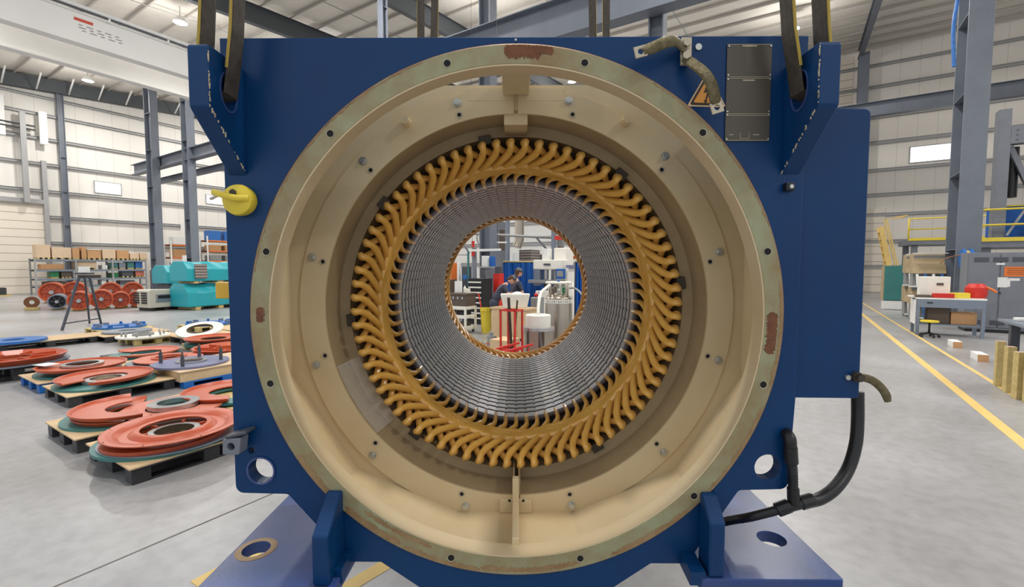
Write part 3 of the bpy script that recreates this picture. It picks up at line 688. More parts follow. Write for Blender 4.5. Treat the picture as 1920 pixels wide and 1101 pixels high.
# --- yellow swivel hoist ring
c = at(446, 375, 1.57)
b = MB(); b.lathe([(.0, 1.555), (.028, 1.553), (.050, 1.562), (.054, 1.575), (.050, 1.60), (.0, 1.60)], (c.x, 0, c.z), 'Y', 36, closed=False); HR = part('swivel_hoist_ring', b, 'yellow_paint')
b = MB(); b.tube(smooth_path([(c.x+.04, 1.56, c.z+.004), (c.x+.01, 1.535, c.z+.002), (c.x-.03, 1.53, c.z+.012), (c.x-.062, 1.54, c.z+.022)], 5), [.011]*16, 10, .010)
bb = b.build('bail', 'yellow_paint', HR); bb.location = -MA.location
b = MB(); b.cyl((c.x-.005, 1.552, c.z+.022), (c.x-.005, 1.548, c.z+.022), .012, n=6); bb = b.build('ring_bolt', 'steel_dark', HR); bb.location = -MA.location
b = MB(); b.tube([(c.x-.055, 1.56, c.z+.018), (c.x-.125, 1.62, c.z+.012)], .006, 8); bb = b.build('ring_pin', 'zinc', HR); bb.location = -MA.location
# --- conduit on the right
cp = smooth_path([at(1608, 735, 1.72), at(1608, 790, 1.71), at(1604, 835, 1.69), at(1590, 880, 1.66), at(1566, 915, 1.62), at(1538, 935, 1.60), at(1512, 942, 1.585)], 6)
b = MB(); b.tube(cp, .0215, 16); part('cable_hose', b, 'rubber')
def ribbed(pts, r0, r1, stp):
    P_ = smooth_path(pts, 10); rr = [r0 if i % 2 else r1 for i in range(len(P_))]; b = MB(); b.tube(P_, rr, 14); return b
part('corrugated_conduit', ribbed([at(1487, 935, 1.572), at(1487, 905, 1.572), at(1486, 880, 1.572), at(1484, 865, 1.572)], .0165, .0150, 0), 'rubber')
part('corrugated_conduit', ribbed([at(1460, 956, 1.585), at(1430, 964, 1.60), at(1400, 971, 1.63), at(1370, 976, 1.70), at(1335, 984, 1.78), at(1300, 990, 1.84)], .0165, .0150, 0), 'rubber')
b = MB(); c0 = at(1484, 868, 1.572); b.cyl(c0, at(1482, 838, 1.572), .022, n=12); b.tube(smooth_path([at(1482, 840, 1.572), at(1481, 824, 1.572), at(1476, 815, 1.59), at(1474, 813, 1.61)], 4), .0205, 12); part('hose_elbow', b, 'rubber')
b = MB(); b.cyl(at(1456, 957, 1.58), at(1480, 948, 1.576), .0235, n=10); b.cyl(at(1500, 944, 1.58), at(1524, 937, 1.585), .0235, n=10); b.cyl(at(1470, 952, 1.578), at(1512, 941, 1.58), .0195, n=12); b.cyl(at(1488, 945, 1.576), at(1487, 915, 1.572), .0195, n=12); part('hose_tee', b, 'rubber', .002)
# --- slings (each one loop of webbing through its lug)
def sling(xl, y, zh, dxi, dxo, label, lean, inner, face=(1, 0, 0)):
    t = thing('lifting_sling', label, 'sling', (xl, y, zh))
    def strap(path, nm, w_, th):
        b = MB(); b.tube(path, [th]*len(path), 8, [w_]*len(path), up=face, smooth=False); return b.build(nm, 'sling', t)
    zt = 9.0-zh; li, lo = lean
    a = [Vector((dxi+li[0]*h, li[1]*h, h)) for h in (zt, 4, 2, 1, .5, .2)]; a[-1] = Vector((dxi+li[0]*.2, li[1]*.2, .16))
    c_ = [Vector((dxo+lo[0]*h, lo[1]*h, h)) for h in (.16, .3, .6, 1, 2, 4, zt)]
    mid = [Vector((dxi*.98, 0, .04)), Vector((dxi*.75, 0, -.035)), Vector(((dxi+dxo)/2, 0, -.045)), Vector((dxo*.8+dxi*.0, 0, -.03)), Vector((dxo, 0, .05))]
    strap(a+mid+c_, 'webbing', .037, .0045)
    P_ = a+mid+c_; nr = Vector(face); q = []
    for i in range(len(P_)):
        T_ = (P_[min(i+1, len(P_)-1)]-P_[max(i-1, 0)]).normalized(); nr = (nr-T_*nr.dot(T_)).normalized(); q.append(P_[i]+T_.cross(nr)*.037)
    if q[0].y > P_[0].y: q = [2*p-e for p, e in zip(P_, q)]
    for part_q in (q[:len(a)+1], q[-len(c_)-1:]):
        b = MB(); b.tube(part_q, [.0050]*len(part_q), 6, [.0022]*len(part_q), up=face); b.build('edge_stitching', 'sling_edge', t)
    return t
sling(-.9635, 1.512, 2.44, .050, -.044, 'dark webbing sling looped through the front left lifting lug', ((.09, -.02), (.04, .05)), 1)
sling(.9425, 1.512, 2.44, -.052, .044, 'dark webbing sling looped through the front right lifting lug', ((-.12, -.02), (-.05, .05)), 1)
sling(-.93, 4.77, 2.47, .05, -.05, 'narrow dark sling rising behind the machine, left of centre', ((.03, 0), (.01, 0)), 1, (0, 1, 0))
sling(.88, 4.77, 2.47, -.05, .05, 'narrow dark sling rising behind the machine, right of centre', ((-.03, 0), (-.01, 0)), 1, (0, 1, 0))

# chipped paint along the lug edges, and the dark bracket under the left of the body
for x, sg in ((-.9315, 1), (.9105, -1)):
    b = MB()
    for i in range(46):
        k = random.random(); y, z = (1.4155, 2.52-.185*k) if k < .5 and False else (1.4145, 2.51-.17*k)
        if i > 20: y, z = 1.418+.18*k, 2.335-.168*k
        s_ = random.uniform(.002, .0055); b.box((x+sg*.0004, y+random.uniform(0, .003), z), (.0016, s_, s_*random.uniform(1, 3)))
    o = part('paint_chips', b, 'chip'); o['kind'] = 'stuff'
    b = MB(); b.lathe([(.0415, -.002), (.0455, -.002), (.0455, .002), (.0415, .002)], (0, 0, 0), 'X', 32)
    b.v = [Vector((v.x+x, v.y+1.512, v.z*1.43+2.415)) for v in b.v]; part('worn_hole_edge', b, 'blue_dull')
b = MB(); b.prism([(-.80, 1.70, 1.03), (-.68, 1.70, 1.03), (-.62, 1.70, .86), (-.70, 1.70, .93)], (0, 0, 0), (0, .06, 0)); part('dark_bracket', b, 'rubber', .004)
# ================================================================== LEFT OF THE MACHINE: pallets, shields, rotors, racks
def pallet(u, v, lu, lv, mt, label, h=.14, group=None, name='pallet'):
    t = thing(name, label, 'pallet', UV(u, v, 0), RZ, group)       # local x = -v, local y = u
    b = MB(); b.box((-lv/2, lu/2, h-.012), (lv, lu, .024)); b.build('deck', mt, t, bev=.004)
    for i in range(3):
        for j in range(3):
            cu = (.07, lu/2, lu-.07)[i]; cv = (.07, lv/2, lv-.07)[j]
            b = MB(); b.box((-cv, cu, (h-.02)/2), (.14, .14, h-.026)); b.build('block', mt, t, bev=.006)
    for j in range(3):
        cv = (.06, lv/2, lv-.06)[j]; b = MB(); b.box((-cv, lu/2, .009), (.11, lu-.01, .016)); b.build('runner', mt, t)
    return t
def sheet(u, v, lu, lv, label, z=.14, th=.014, mt='ply', tilt=0, group=None):
    b = MB(); b.box((-lv/2, lu/2, th/2), (lv, lu, th)); o = solo('plywood_sheet', b, mt, label, 'plywood sheet', UV(u, v, z+.001), RZ, group); return o
def disc(name, prof, u, v, z, mt, label, cat, a0=0, a1=360, tilt=(0, 0), n=72, rz=0.0):
    if prof is PAN: prof = [(r*.89, h*.8) for r, h in prof]
    b = MB(); b.lathe(prof, (0, 0, 0), 'Z', n, a0, a1)
    o = solo(name, b, mt, label, cat, UV(u, v, z), RZ+rz); o.rotation_euler = Euler((tilt[0], tilt[1], RZ+rz)); return o
def flatring(r0, r1, t): r0 *= .9; r1 *= .88; return [(r0, 0), (r1, 0), (r1, t), (r0, t)]
DISH = [(.30, .075), (.33, .085), (.36, .075), (.40, .035), (.47, .03), (.51, .065), (.53, .075), (.60, .08), (.625, .078), (.625, .066), (.53, .062), (.51, .05), (.47, .015), (.40, .02), (.36, .06), (.33, .07), (.30, .06)]
PAN = [(.28, .02), (.29, .02), (.575, .02), (.60, .055), (.62, .055), (.62, .04), (.605, .04), (.59, .0), (.28, .0)]
# pallet 1 (nearest)
Z0 = .155
pallet(1.45, 4.73, 1.25, 1.03, 'plastic_black', 'black plastic pallet nearest the machine, under the dished red shield')
sheet(1.43, 4.71, 1.28, 1.06, 'plywood sheet on the nearest black pallet')
disc('flange_ring', flatring(.30, .655, .026), 1.92, 5.27, Z0, 'teal', 'teal edged base ring under the dished red shield', 'ring')
disc('flange_ring', flatring(.33, .66, .012), 1.96, 5.24, Z0+.027, 'grey_blue', 'grey ring between the teal ring and the dished red shield', 'ring')
disc('bearing_shield', [(.27, 0), (.51, 0), (.51, .035), (.27, .035)], 1.90, 5.23, Z0+.036, 'red_primer', 'lower flat red shield in the nearest stack', 'bearing shield')
sh = thing('bearing_shield', 'big dished red shield with a deep metal collar on the nearest pallet', 'bearing shield', UV(1.95, 5.2, Z0+.072), RZ)
DISH = [(r*.9, h*.8) for r, h in DISH]
b = MB(); b.lathe(DISH, n=96); b.build('dished_plate', 'red_primer', sh)
b = MB(); b.lathe([(.165, -.045), (.215, -.045), (.215, .02), (.165, .02)], n=64); b.build('collar', 'machined', sh)
b = MB(); b.lathe([(.16, -.05), (.165, -.05), (.165, .018), (.16, .018)], n=64); b.build('collar_bore', 'steel_dark', sh)
for i in range(6):
    a = R(60*i+20); b = MB(); b.box((.245*math.cos(a), .245*math.sin(a), .01), (.07, .02, .05), rz=a); b.build('spoke', 'red_primer', sh)
for i in range(8):
    a = R(45*i); b = MB(); b.cyl((.545*math.cos(a), .545*math.sin(a), .062), (.545*math.cos(a), .545*math.sin(a), .0655), .008, n=8); b.build('hole', 'hole', sh)
# pallet 2
pallet(1.42, 6.0, 1.25, .95, 'plastic_black', 'second black plastic pallet, with the split red half shields')
sheet(1.40, 5.98, 1.3, .98, 'plywood sheet under the split red half shields')
disc('flange_ring', flatring(.30, .64, .026), 1.98, 6.50, Z0, 'teal', 'teal edged ring under the split red half shields', 'ring')
disc('bearing_shield', PAN, 2.05, 6.47, Z0+.03, 'red_primer', 'lower half of a split red shield, on the second pallet', 'bearing shield', 150, 330)
disc('bearing_shield', PAN, 2.02, 6.42, Z0+.095, 'red_primer', 'upper half of a split red shield, on the second pallet', 'bearing shield', 165, 350)
disc('bearing_shield', flatring(.30, .58, .02), 2.35, 6.25, Z0+.028, 'red_primer_pale', 'pale red flat shield on the second pallet, behind the dished one', 'bearing shield')
disc('bearing_ring', flatring(.18, .29, .05), 2.35, 6.25, Z0+.05, 'machined', 'bare metal ring in the middle of the second pallet stack', 'ring')
sheet(2.85, 4.6, 1.1, 1.05, 'loose plywood sheet behind the dished red shield', z=.02, th=.02)
# pallet 3 (black) and 4 (blue)
pallet(1.85, 8.05, 1.2, 1.05, 'plastic_black', 'black plastic pallet under the red shield with a notch')
sheet(1.83, 8.03, 1.24, 1.09, 'plywood sheet under the red shield with a notch')
disc('flange_ring', flatring(.28, .66, .03), 2.40, 8.60, Z0, 'teal', 'teal ring under the red shield with a notch', 'ring')
disc('bearing_shield', PAN, 2.38, 8.55, Z0+.085, 'red_primer', 'red shield with a notch on the third pallet', 'bearing shield', -35, 285)
disc('bearing_ring', flatring(.20, .30, .05), 2.38, 8.55, Z0+.032, 'machined', 'bare metal ring inside the red shield with a notch', 'ring')
pallet(1.84, 9.33, 1.2, 1.0, 'plastic_blue', 'blue plastic pallet under the raised red shield')
sheet(1.82, 9.31, 1.24, 1.04, 'plywood sheet on the blue plastic pallet')
disc('flange_ring', flatring(.28, .60, .03), 2.40, 9.80, Z0, 'teal', 'dark teal ring on the blue pallet', 'ring')
disc('flange_ring', flatring(.25, .45, .07), 2.40, 9.80, Z0+.032, 'steel_dark', 'dark spacer ring on the blue pallet', 'ring')
disc('bearing_shield', PAN, 2.42, 9.70, Z0+.105, 'red_primer', 'raised red shield on the blue pallet', 'bearing shield')
disc('bearing_ring', flatring(.22, .30, .03), 2.42, 9.70, Z0+.127, 'machined', 'bare metal ring inside the raised red shield', 'ring')
b = MB(); b.box((0, 0, .004), (.28, .2, .006)); solo('paper_sheet', b, 'white', 'white paper lying on the raised red shield', 'paper', UV(2.06, 9.95, Z0+.165), RZ+.3)
# crate on a blue pallet with the purple-grey ring and its posts
pallet(3.09, 7.85, 1.24, 1.1, 'plastic_blue', 'blue plastic pallet under the low plywood crate', h=.1)
cr = thing('plywood_crate', 'low plywood crate carrying the ring with dark posts', 'crate', UV(3.06, 7.88, .101), RZ)
b = MB(); b.box((-.52, .62, .075), (1.04, 1.24, .15)); b.build('crate_body', 'ply', cr)
b = MB(); b.box((-.52, .62, .156), (1.08, 1.28, .012)); b.build('crate_lid', 'cardboard_pale', cr)
disc('flange_ring', flatring(.20, .60, .03), 3.45, 8.45, .268, 'purple_grey', 'purple grey ring with four dark posts on the plywood crate', 'ring')
disc('bearing_ring', flatring(.18, .25, .02), 3.45, 8.45, .30, 'machined', 'small bare metal ring inside the purple grey ring', 'ring')
for i, a in enumerate((20, 110, 200, 290)):
    p = UV(3.45, 8.45, .299)+Vector((.42*math.cos(R(a)), .42*math.sin(R(a)), 0))
    t = thing('guide_post', 'dark post with a pin on top standing on the purple grey ring', 'post', p, 0, 'posts on the purple grey ring')
    b = MB(); b.cyl((0, 0, 0), (0, 0, .17), .026, n=14); b.build('post_body', 'grey_dark', t); b = MB(); b.cyl((0, 0, .17), (0, 0, .22), .014, n=12); b.build('pin', 'brown', t)
# further shields in that row
pallet(3.1, 9.25, 1.2, 1.0, 'plastic_black', 'black pallet under the pale red flat shields')
sheet(3.08, 9.2, 1.25, 1.06, 'plywood sheet under the pale red flat shields')
disc('flange_ring', flatring(.22, .64, .03), 3.5, 9.55, Z0, 'grey_blue', 'pale blue grey ring under the pale red flat shield', 'ring')
disc('bearing_shield', flatring(.22, .58, .02), 3.55, 9.55, Z0+.05, 'red_primer_pale', 'pale red flat shield beside the crate', 'bearing shield')
disc('bearing_shield', flatring(.22, .30, .02), 3.55, 9.55, Z0+.072, 'red_primer', 'small red inner ring on the pale red flat shield', 'bearing shield')
pallet(3.1, 10.4, 1.2, 1.0, 'plastic_black', 'black pallet under the split pale red shield with a teal ring')
disc('flange_ring', flatring(.25, .62, .03), 3.6, 10.75, Z0-.014, 'teal', 'teal ring under the split pale red shield', 'ring')
disc('bearing_shield', PAN, 3.6, 10.75, Z0+.03, 'red_primer_pale', 'split pale red shield furthest in its row', 'bearing shield', -60, 210)
# right of the row, against the machine
pallet(2.75, 5.75, 1.3, 1.2, 'timber', 'wooden pallet under the flat red half rings beside the machine')
disc('flange_ring', flatring(.30, .60, .03), 3.05, 6.30, .16, 'teal', 'teal ring under the flat red half ring beside the machine', 'ring')
disc('bearing_shield', PAN, 3.03, 6.32, .21, 'red_primer', 'flat red half ring beside the left edge of the machine', 'bearing shield', 100, 330)
pallet(4.36, 9.2, 1.1, 1.1, 'timber', 'wooden pallet under the ribbed red shield half hidden by the machine')
def ribbed(u, v, z, label, r=.66):
    t = thing('ribbed_shield', label, 'bearing shield', UV(u, v, z), RZ)
    b = MB(); b.lathe([(.25, .0), (r, .0), (r, .02), (.25, .02)], n=48); b.build('backing_ring', 'grey_blue', t)
    b = MB(); b.lathe([(.24, .02), (r-.1, .02), (r-.02, .11), (r-.04, .12), (r-.14, .04), (.28, .04), (.26, .09), (.24, .09)], n=16, smooth=False); b.build('red_bowl', 'red_primer', t)
    for i in range(8):
        a = R(45*i+10); b = MB(); b.box((.42*math.cos(a), .42*math.sin(a), .07), (.32, .02, .07), rz=a); b.build('rib', 'red_primer', t)
    return t
ribbed(4.63, 9.69, .15, 'ribbed red shield half hidden by the left edge of the machine')
pallet(4.6, 10.6, 1.2, 1.1, 'timber', 'wooden pallet under the teal and red ring pair')
disc('flange_ring', flatring(.25, .62, .05), 4.9, 10.9, .16, 'teal', 'teal ring under the thin red ring near the white ring', 'ring')
disc('bearing_shield', PAN, 4.9, 10.9, .27, 'red_primer', 'thin red ring above a teal ring near the white ring', 'bearing shield')
disc('bearing_ring', flatring(.3, .5, .06), 4.9, 10.9, .212, 'steel_dark', 'dark spacer between the teal ring and the thin red ring', 'ring')
# far left ribbed shield on its dark pallet
pallet(1.25, 10.75, 1.3, 1.3, 'plastic_black', 'dark pallet under the ribbed red shield at the left edge', h=.22)
ribbed(1.93, 11.35, .225, 'ribbed red shield at the left edge of the picture', .72)
# rows further off
pallet(2.3, 14.6, 1.65, 1.0, 'plastic_black', 'long dark pallet with a blue ring at the left edge', h=.14)
sheet(2.3, 14.6, 1.64, 1.0, 'plywood on the long dark pallet at the left edge')
disc('flange_ring', flatring(.2, .62, .05), 2.6, 15.0, .16, 'blue_mid', 'blue ring with fittings at the left edge', 'ring')
pallet(4.0, 14.2, 1.3, 1.3, 'plastic_black', 'dark pallet with bare plywood between the blue rings')
sheet(3.95, 14.2, 1.4, 1.3, 'bare plywood sheet on a dark pallet')
pallet(4.2, 13.1, .95, 1.05, 'timber', 'pale wooden pallet under the white flange ring')
pallet(4.9, 11.88, 1.2, 1.18, 'plastic_black', 'black pallet in front of the leaning white ring')
sheet(4.2, 13.08, .98, 1.1, 'plywood under the white flange'); sheet(4.9, 11.88, 1.2, 1.18, 'plywood under the leaning white ring')
t = thing('flange_ring', 'white flange with upright bolts behind the shields', 'ring', UV(4.5, 13.5, .158), RZ)
b = MB(); b.lathe(flatring(.15, .60, .035), n=48); b.build('ring_body', 'off_white', t)
b = MB(); b.lathe(flatring(.15, .24, .09), n=32); b.build('hub', 'mesh_grey', t)
for i in range(10):
    a = R(36*i); b = MB(); b.cyl((.40*math.cos(a), .40*math.sin(a), .035), (.40*math.cos(a), .40*math.sin(a), .13), .022, n=8); b.build('bolt', 'mesh_grey', t)
t = thing('white_ring', 'leaning white ring propped on plywood', 'ring', UV(5.3, 12.45, .30), RZ)
b = MB(); b.lathe(flatring(.30, .56, .03), n=48); o = b.build('ring_body', 'off_white', t); t.rotation_euler = Euler((R(11), R(11), RZ))
b = MB(); b.lathe(flatring(.29, .31, .05), n=48); b.build('inner_lip', 'steel_dark', t)
def blue_ring(u, v, label, z=.16):
    t = thing('flange_ring', label, 'ring', UV(u, v, z), RZ)
    b = MB(); b.lathe(flatring(.2, .68, .05), n=48); b.build('ring_body', 'blue_mid', t)
    for i in range(9):
        a = R(40*i); b = MB(); b.box((.5*math.cos(a), .5*math.sin(a), .08), (.14, .06, .07), rz=a); b.build('pad', 'grey_blue' if i % 2 else 'blue_mid', t)
for (u, v, lab) in ((4.9, 16.3, 'blue ring with pads behind the tripod legs'), (6.6, 14.9, 'blue ring with pads left of the leaning white ring'), (8.0, 14.5, 'blue ring with pads in front of the turquoise covers')):
    pallet(u-.6, v-.6, 1.2, 1.2, 'timber', 'wooden pallet under the '+lab); blue_ring(u, v, lab, .145)
disc('flange_ring', flatring(.2, .58, .04), 4.6, 14.8, .165, 'grey_blue', 'pale grey ring on plywood in front of the tripod', 'ring')
pallet(6.2, 12.9, 1.1, 1.1, 'timber', 'wooden pallet behind the leaning white ring'); sheet(6.2, 12.9, 1.1, 1.1, 'plywood behind the leaning white ring')
# tripod stand
tp = thing('tripod_stand', 'dark grey steel tripod stand beyond the pallets', 'stand', floor_at(155, 616))
apx = at(158, 513, 13.6)
feet = [floor_at(116, 620), floor_at(168, 606), floor_at(190, 608)]
for i, f_ in enumerate(feet):
    b = MB(); b.bar(apx+(f_-apx).normalized()*.1+Vector(((i-1)*.12, 0, 0)), f_, .05, .05); part_ = b.build('leg', 'grey_dark', tp, world=True)
b = MB(); b.bar(feet[0].lerp(apx, .12), feet[2].lerp(apx, .12), .035, .035); b.build('brace', 'grey_dark', tp, world=True)
b = MB(); b.box(apx, (.5, .12, .05)); b.cyl(apx, apx+Vector((0, 0, .06)), .03); b.build('head', 'grey_dark', tp, world=True)
b = MB(); b.box(apx+Vector((0, 0, .12)), (.2, .16, .18)); solo('paper_box', b, 'white', 'small white box on top of the tripod stand', 'box')
# rotors
def rotor(px, py, dia, label, mt='red_primer', face='red_primer', ln=.95, dark=False, gr='large rotors in a row on the floor'):
    r = dia/2; base = floor_at(px, py); t = thing('rotor_drum', label, 'rotor', base+Vector((0, 0, .06)), RZ-R(18))
    # local +x faces the aisle; the face stands at x=0
    b = MB(); b.lathe([(r*.86, 0), (r, 0), (r, -ln), (r*.86, -ln), (r*.8, -.2), (r*.8, -.12)], (0, 0, r), 'X', 32); b.build('shell', mt, t)
    b = MB(); b.lathe([(.0, -.14), (r*.82, -.14), (r*.82, -.17), (.0, -.17)], (0, 0, r), 'X', 32, closed=False); b.build('web_plate', face if not dark else 'black', t)
    b = MB(); b.tube([(-.2, 0, r), (.12, 0, r)], [.12*dia, .1*dia], 16); b.tube([(.12, 0, r), (.30, 0, r)], .07*dia, 16); b.build('shaft', 'machined', t)
    for i in range(6):
        a = R(60*i); b = MB(); b.box((-.10, .29*dia*math.cos(a), r+.29*dia*math.sin(a)), (.06, .34*dia, .05*dia), m=Matrix.Rotation(a, 3, 'X')); b.build('spoke', face if not dark else 'grey_dark', t)
    c = MB(); c.box((-ln*.25, 0, -.0), (.1, r*1.3, .12)); c.box((-ln*.8, 0, -.0), (.1, r*1.3, .12)); cr_ = solo('timber_chock', c, 'timber', 'timber chocks under '+' '.join(label.split()[:13]), 'timber chock', base, RZ-R(18))
    return t
rotor(108, 582, .62, 'grey rotor with a black spoked face, first of the row', 'grey_blue', dark=True)
rotor(149, 584, .76, 'small red rotor right of the black faced one')
rotor(191, 581, .80, 'red rotor with the widest spoked face, middle of the front row')
rotor(227, 579, .68, 'red rotor nearest the beige cabinet')
rotor(258, 577, .70, 'red rotor mostly behind the beige cabinet')
rotor(98, 569, 1.0, 'large red rotor behind the black faced one')
rotor(140, 567, 1.02, 'large red rotor in the back row, second from the left')
rotor(208, 565, .95, 'red rotor in the back row, above the middle one')
rotor(250, 564, .95, 'red rotor in the back row nearest the beige cabinet')
t = thing('bearing_housing', 'small rusty bearing housing on a wooden block at the left end of the rotors', 'housing', floor_at(60, 582), RZ-R(18))
b = MB(); b.lathe([(.09, -.14), (.24, -.14), (.24, 0), (.09, 0)], (0, 0, .34), 'X', 24); b.build('ring', 'rust', t); b = MB(); b.box((-.07, 0, .07), (.3, .45, .12)); b.build('foot', 'timber', t)
# beige louvred cabinet
def cab_on(t, w_, d_, h_): pass
p0 = floor_at(281, 584); p1 = floor_at(344, 579)
ang = math.atan2((p1-p0).y, (p1-p0).x)
t = thing('louvred_housing', 'beige louvred steel housing on a dark skid', 'housing', p0, ang)
W_ = (p1-p0).length*.96; D_ = .9
b = MB(); b.prism([(0, 0, .13), (W_, 0, .13), (W_, 0, .86), (.06, 0, .90), (0, 0, .84)], (0, 0, 0), (0, D_, 0)); b.build('casing', 'beige_grey', t, bev=.02)
b = MB(); b.box((W_/2, -.01, .52), (W_*.62, .02, .34)); b.build('front_frame', 'mesh_grey', t); b = MB(); b.box((W_/2, -.025, .58), (W_*.5, .02, .14)); b.build('front_slot', 'black', t)
b = MB(); b.box((W_/2, -.03, .45), (W_*.55, .02, .09)); b.build('front_bar', 'grey_blue', t)
for y in (.35, .9):
    b = MB()
    for z in range(5): b.box((-.012, y, .34+z*.1), (.02, .38, .065))
    b.build('louvre', 'black', t)
for x in (.15, W_/2, W_-.15):
    b = MB(); b.box((x, D_/2, .065), (.14, D_, .13)); b.build('skid', 'black', t)
# turquoise covered machines
def covered(px, py, z, w_, d_, h_, label, gr=None, ridge=.12, rz=None):
    p = floor_at(px, py); rz = ang if rz is None else rz
    t = thing('covered_machine', label, 'covered machine', p+Vector((0, 0, z)), rz)
    b = MB(); sec = [(0, 0), (d_, 0), (d_*1.02, h_*.7), (d_*.8, h_), (d_*.25, h_), (0, h_*.62)]
    n_ = 8; vs = []
    for i in range(n_+1):
        x = w_*i/n_; e = 1-.05*(i % 2); vs += [(x+(random.uniform(-.03, .03) if 0 < i < n_ else 0), y*e+(0 if y else (i % 2)*.02), zz*(1-.03*(i % 3)) if zz else 0) for y, zz in sec]
    k = len(sec); b.add(vs, [(i*k+j, (i+1)*k+j, (i+1)*k+(j+1) % k, i*k+(j+1) % k) for i in range(n_) for j in range(k)]+[tuple(range(k)), tuple(range(n_*k, n_*k+k))[::-1]])
    b.build('cover', 'turquoise', t, bev=.03); return t
tq = covered(354, 583, .14, 2.9, 1.3, 1.0, 'large turquoise covered machine at the bottom of the pile')
b = MB()
for x in (.4, 1.4, 2.4): b.box((x, .65, -.07), (.2, 1.3, .12))
b.build('skid', 'timber', tq)
tq2 = covered(354, 583, 1.24, 2.9, 1.2, .85, 'turquoise covered machine with a grey grille, stacked on the large one')
b = MB(); b.box((.55, -.02, .42), (.5, .06, .62)); b.build('grille', 'grille', tq2)
b = MB()
for x in (.4, 1.4, 2.4): b.box((x, .6, -.05), (.2, 1.1, .09))
b.build('skid', 'timber', tq2)
tq3 = covered(316, 574, 1.05, 1.15, 1.2, .88, 'smaller turquoise cover left of the stacked pair', rz=ang)
b = MB(); b.box((.57, .6, -.53), (.9, .9, 1.02)); b.build('stand', 'grey_dark', tq3)
# pallet rack on the left wall
def rack(u0, u1, v0, v1, levels, label, upc, bmc, bays=3, top=None):
    t = thing('pallet_rack', label, 'rack', UV(u0, v0, 0), RZ); H_ = top or levels[-1]+.15
    for i in range(bays+1):
        uu = (u1-u0)*i/bays
        for vv in (0, v1-v0): b = MB(); b.box((-vv, uu, H_/2), (.08, .09, H_)); b.build('upright', upc, t)
    for z in levels:
        for vv in (0, v1-v0): b = MB(); b.box((-vv, (u1-u0)/2, z-.05), (.05, u1-u0, .11)); b.build('shelf_beam', bmc, t)
        b = MB(); b.box((-(v1-v0)/2, (u1-u0)/2, z+.01), (v1-v0, u1-u0, .02)); b.build('shelf_deck', 'mesh_grey', t)
    return t
RU0, RV = 8.4, 41.8
def ru(u): return 8.4+(u-7.6)*.7375
rack(RU0, 14.3, RV, RV+1.2, (.55, 1.05, 1.65, 2.33), 'long grey rack against the left wall, boxes on top and parts below', 'girt', 'grey_blue', 3, 2.4)
boxes = [  # (u, width, height, material, label)
 (7.75, .9, .95, 'cardboard_pale', 'pale tall carton at the left end of the rack top'), (8.75, 1.3, .8, 'cardboard_pale', 'wide pale crate, second along the rack top'), (10.1, .5, .75, 'cardboard', 'narrow brown carton on the rack top'),
 (10.75, .35, .85, 'cardboard', 'slim upright brown carton on the rack top'), (11.15, 1.0, .68, 'cardboard', 'brown carton with a white lid on the rack top'), (12.25, 1.0, .72, 'cardboard_pale', 'pale crate in the middle right of the rack top'),
 (13.35, .95, .7, 'cardboard', 'brown slatted crate toward the right of the rack top'), (14.38, .74, .5, 'cardboard_pale', 'low pale carton near the right end of the rack top'), (15.2, .6, .55, 'cardboard_pale', 'pale carton at the right end of the rack top')]
def small_box(u, v, z, du, dv, dz, mt, label, name='cardboard_box', cat='box', group=None, pallet_=False, lid=None):
    t = thing(name, label, cat, UV(u+du/2, v+dv/2, z), RZ, group)
    b = MB(); b.box((0, 0, dz/2+(.1 if pallet_ else 0)), (dv, du, dz)); b.build('body', mt, t, bev=.01)
    if lid: b = MB(); b.box((0, 0, dz+.02+(.1 if pallet_ else 0)), (dv+.04, du+.04, .04)); b.build('lid', lid, t)
    if pallet_:
        for i in (-1, 0, 1): b = MB(); b.box((0, i*(du/2-.08), .05), (dv, .12, .1)); b.build('runner', 'timber', t)
    return t
for i, (u, w_, h_, mt, lab) in enumerate(boxes): small_box(ru(u), RV+.1, 2.352, w_*.73, .9, h_-.1, mt, lab, pallet_=True, lid='white' if 'lid' in lab else None)
small_box(14.95, RV+.2, 3.02, .75, .6, .3, 'cardboard', 'small brown carton lying on top of the cartons at the right end of the rack') if False else None
inside = [(1.672, [(8.0, 1.5, .35, 'cardboard', 'flat brown carton on the upper shelf, left bay'), (10.3, 1.5, .5, 'cardboard_pale', 'pale crate on the upper shelf, middle bay'), (12.8, .6, .4, 'teal', 'first teal motor on the upper shelf'), (13.5, .5, .4, 'grey_blue', 'blue grey motor on the upper shelf'), (14.15, .55, .45, 'teal', 'taller teal motor on the upper shelf'), (14.8, .6, .45, 'blue_mid', 'blue motor on the upper shelf, right end'), (12.2, .4, .3, 'white', 'white carton on the upper shelf')]),
 (1.072, [(8.6, .55, .42, 'green', 'green bin on the middle shelf'), (9.3, .7, .4, 'brown', 'brown bin on the middle shelf'), (10.5, 1.6, .2, 'steel_dark', 'dark flat part on the middle shelf'), (12.9, .5, .35, 'green', 'dark green motor on the middle shelf'), (13.7, .9, .4, 'grey_dark', 'dark grey drive on the middle shelf'), (14.8, .7, .38, 'red_primer_pale', 'pink parts crate on the middle shelf')]),
 (.572, [(8.2, 1.4, .3, 'brown', 'brown crate on the low shelf'), (10.2, 1.3, .3, 'mesh_grey', 'grey crate on the low shelf'), (12.1, .35, .35, 'white', 'white jug shaped carton on the low shelf'), (13.5, 1.2, .28, 'grey_dark', 'dark crate on the low shelf')])]
for z, row in inside:
    for (u, w_, h_, mt, lab) in row: small_box(ru(u), RV+.15, z, w_*.73, .8, h_, mt, lab, name='stored_part' if 'motor' in lab or 'part' in lab or 'drive' in lab else 'storage_box', cat='stored part' if 'motor' in lab or 'drive' in lab else 'box', pallet_=h_ > .36)
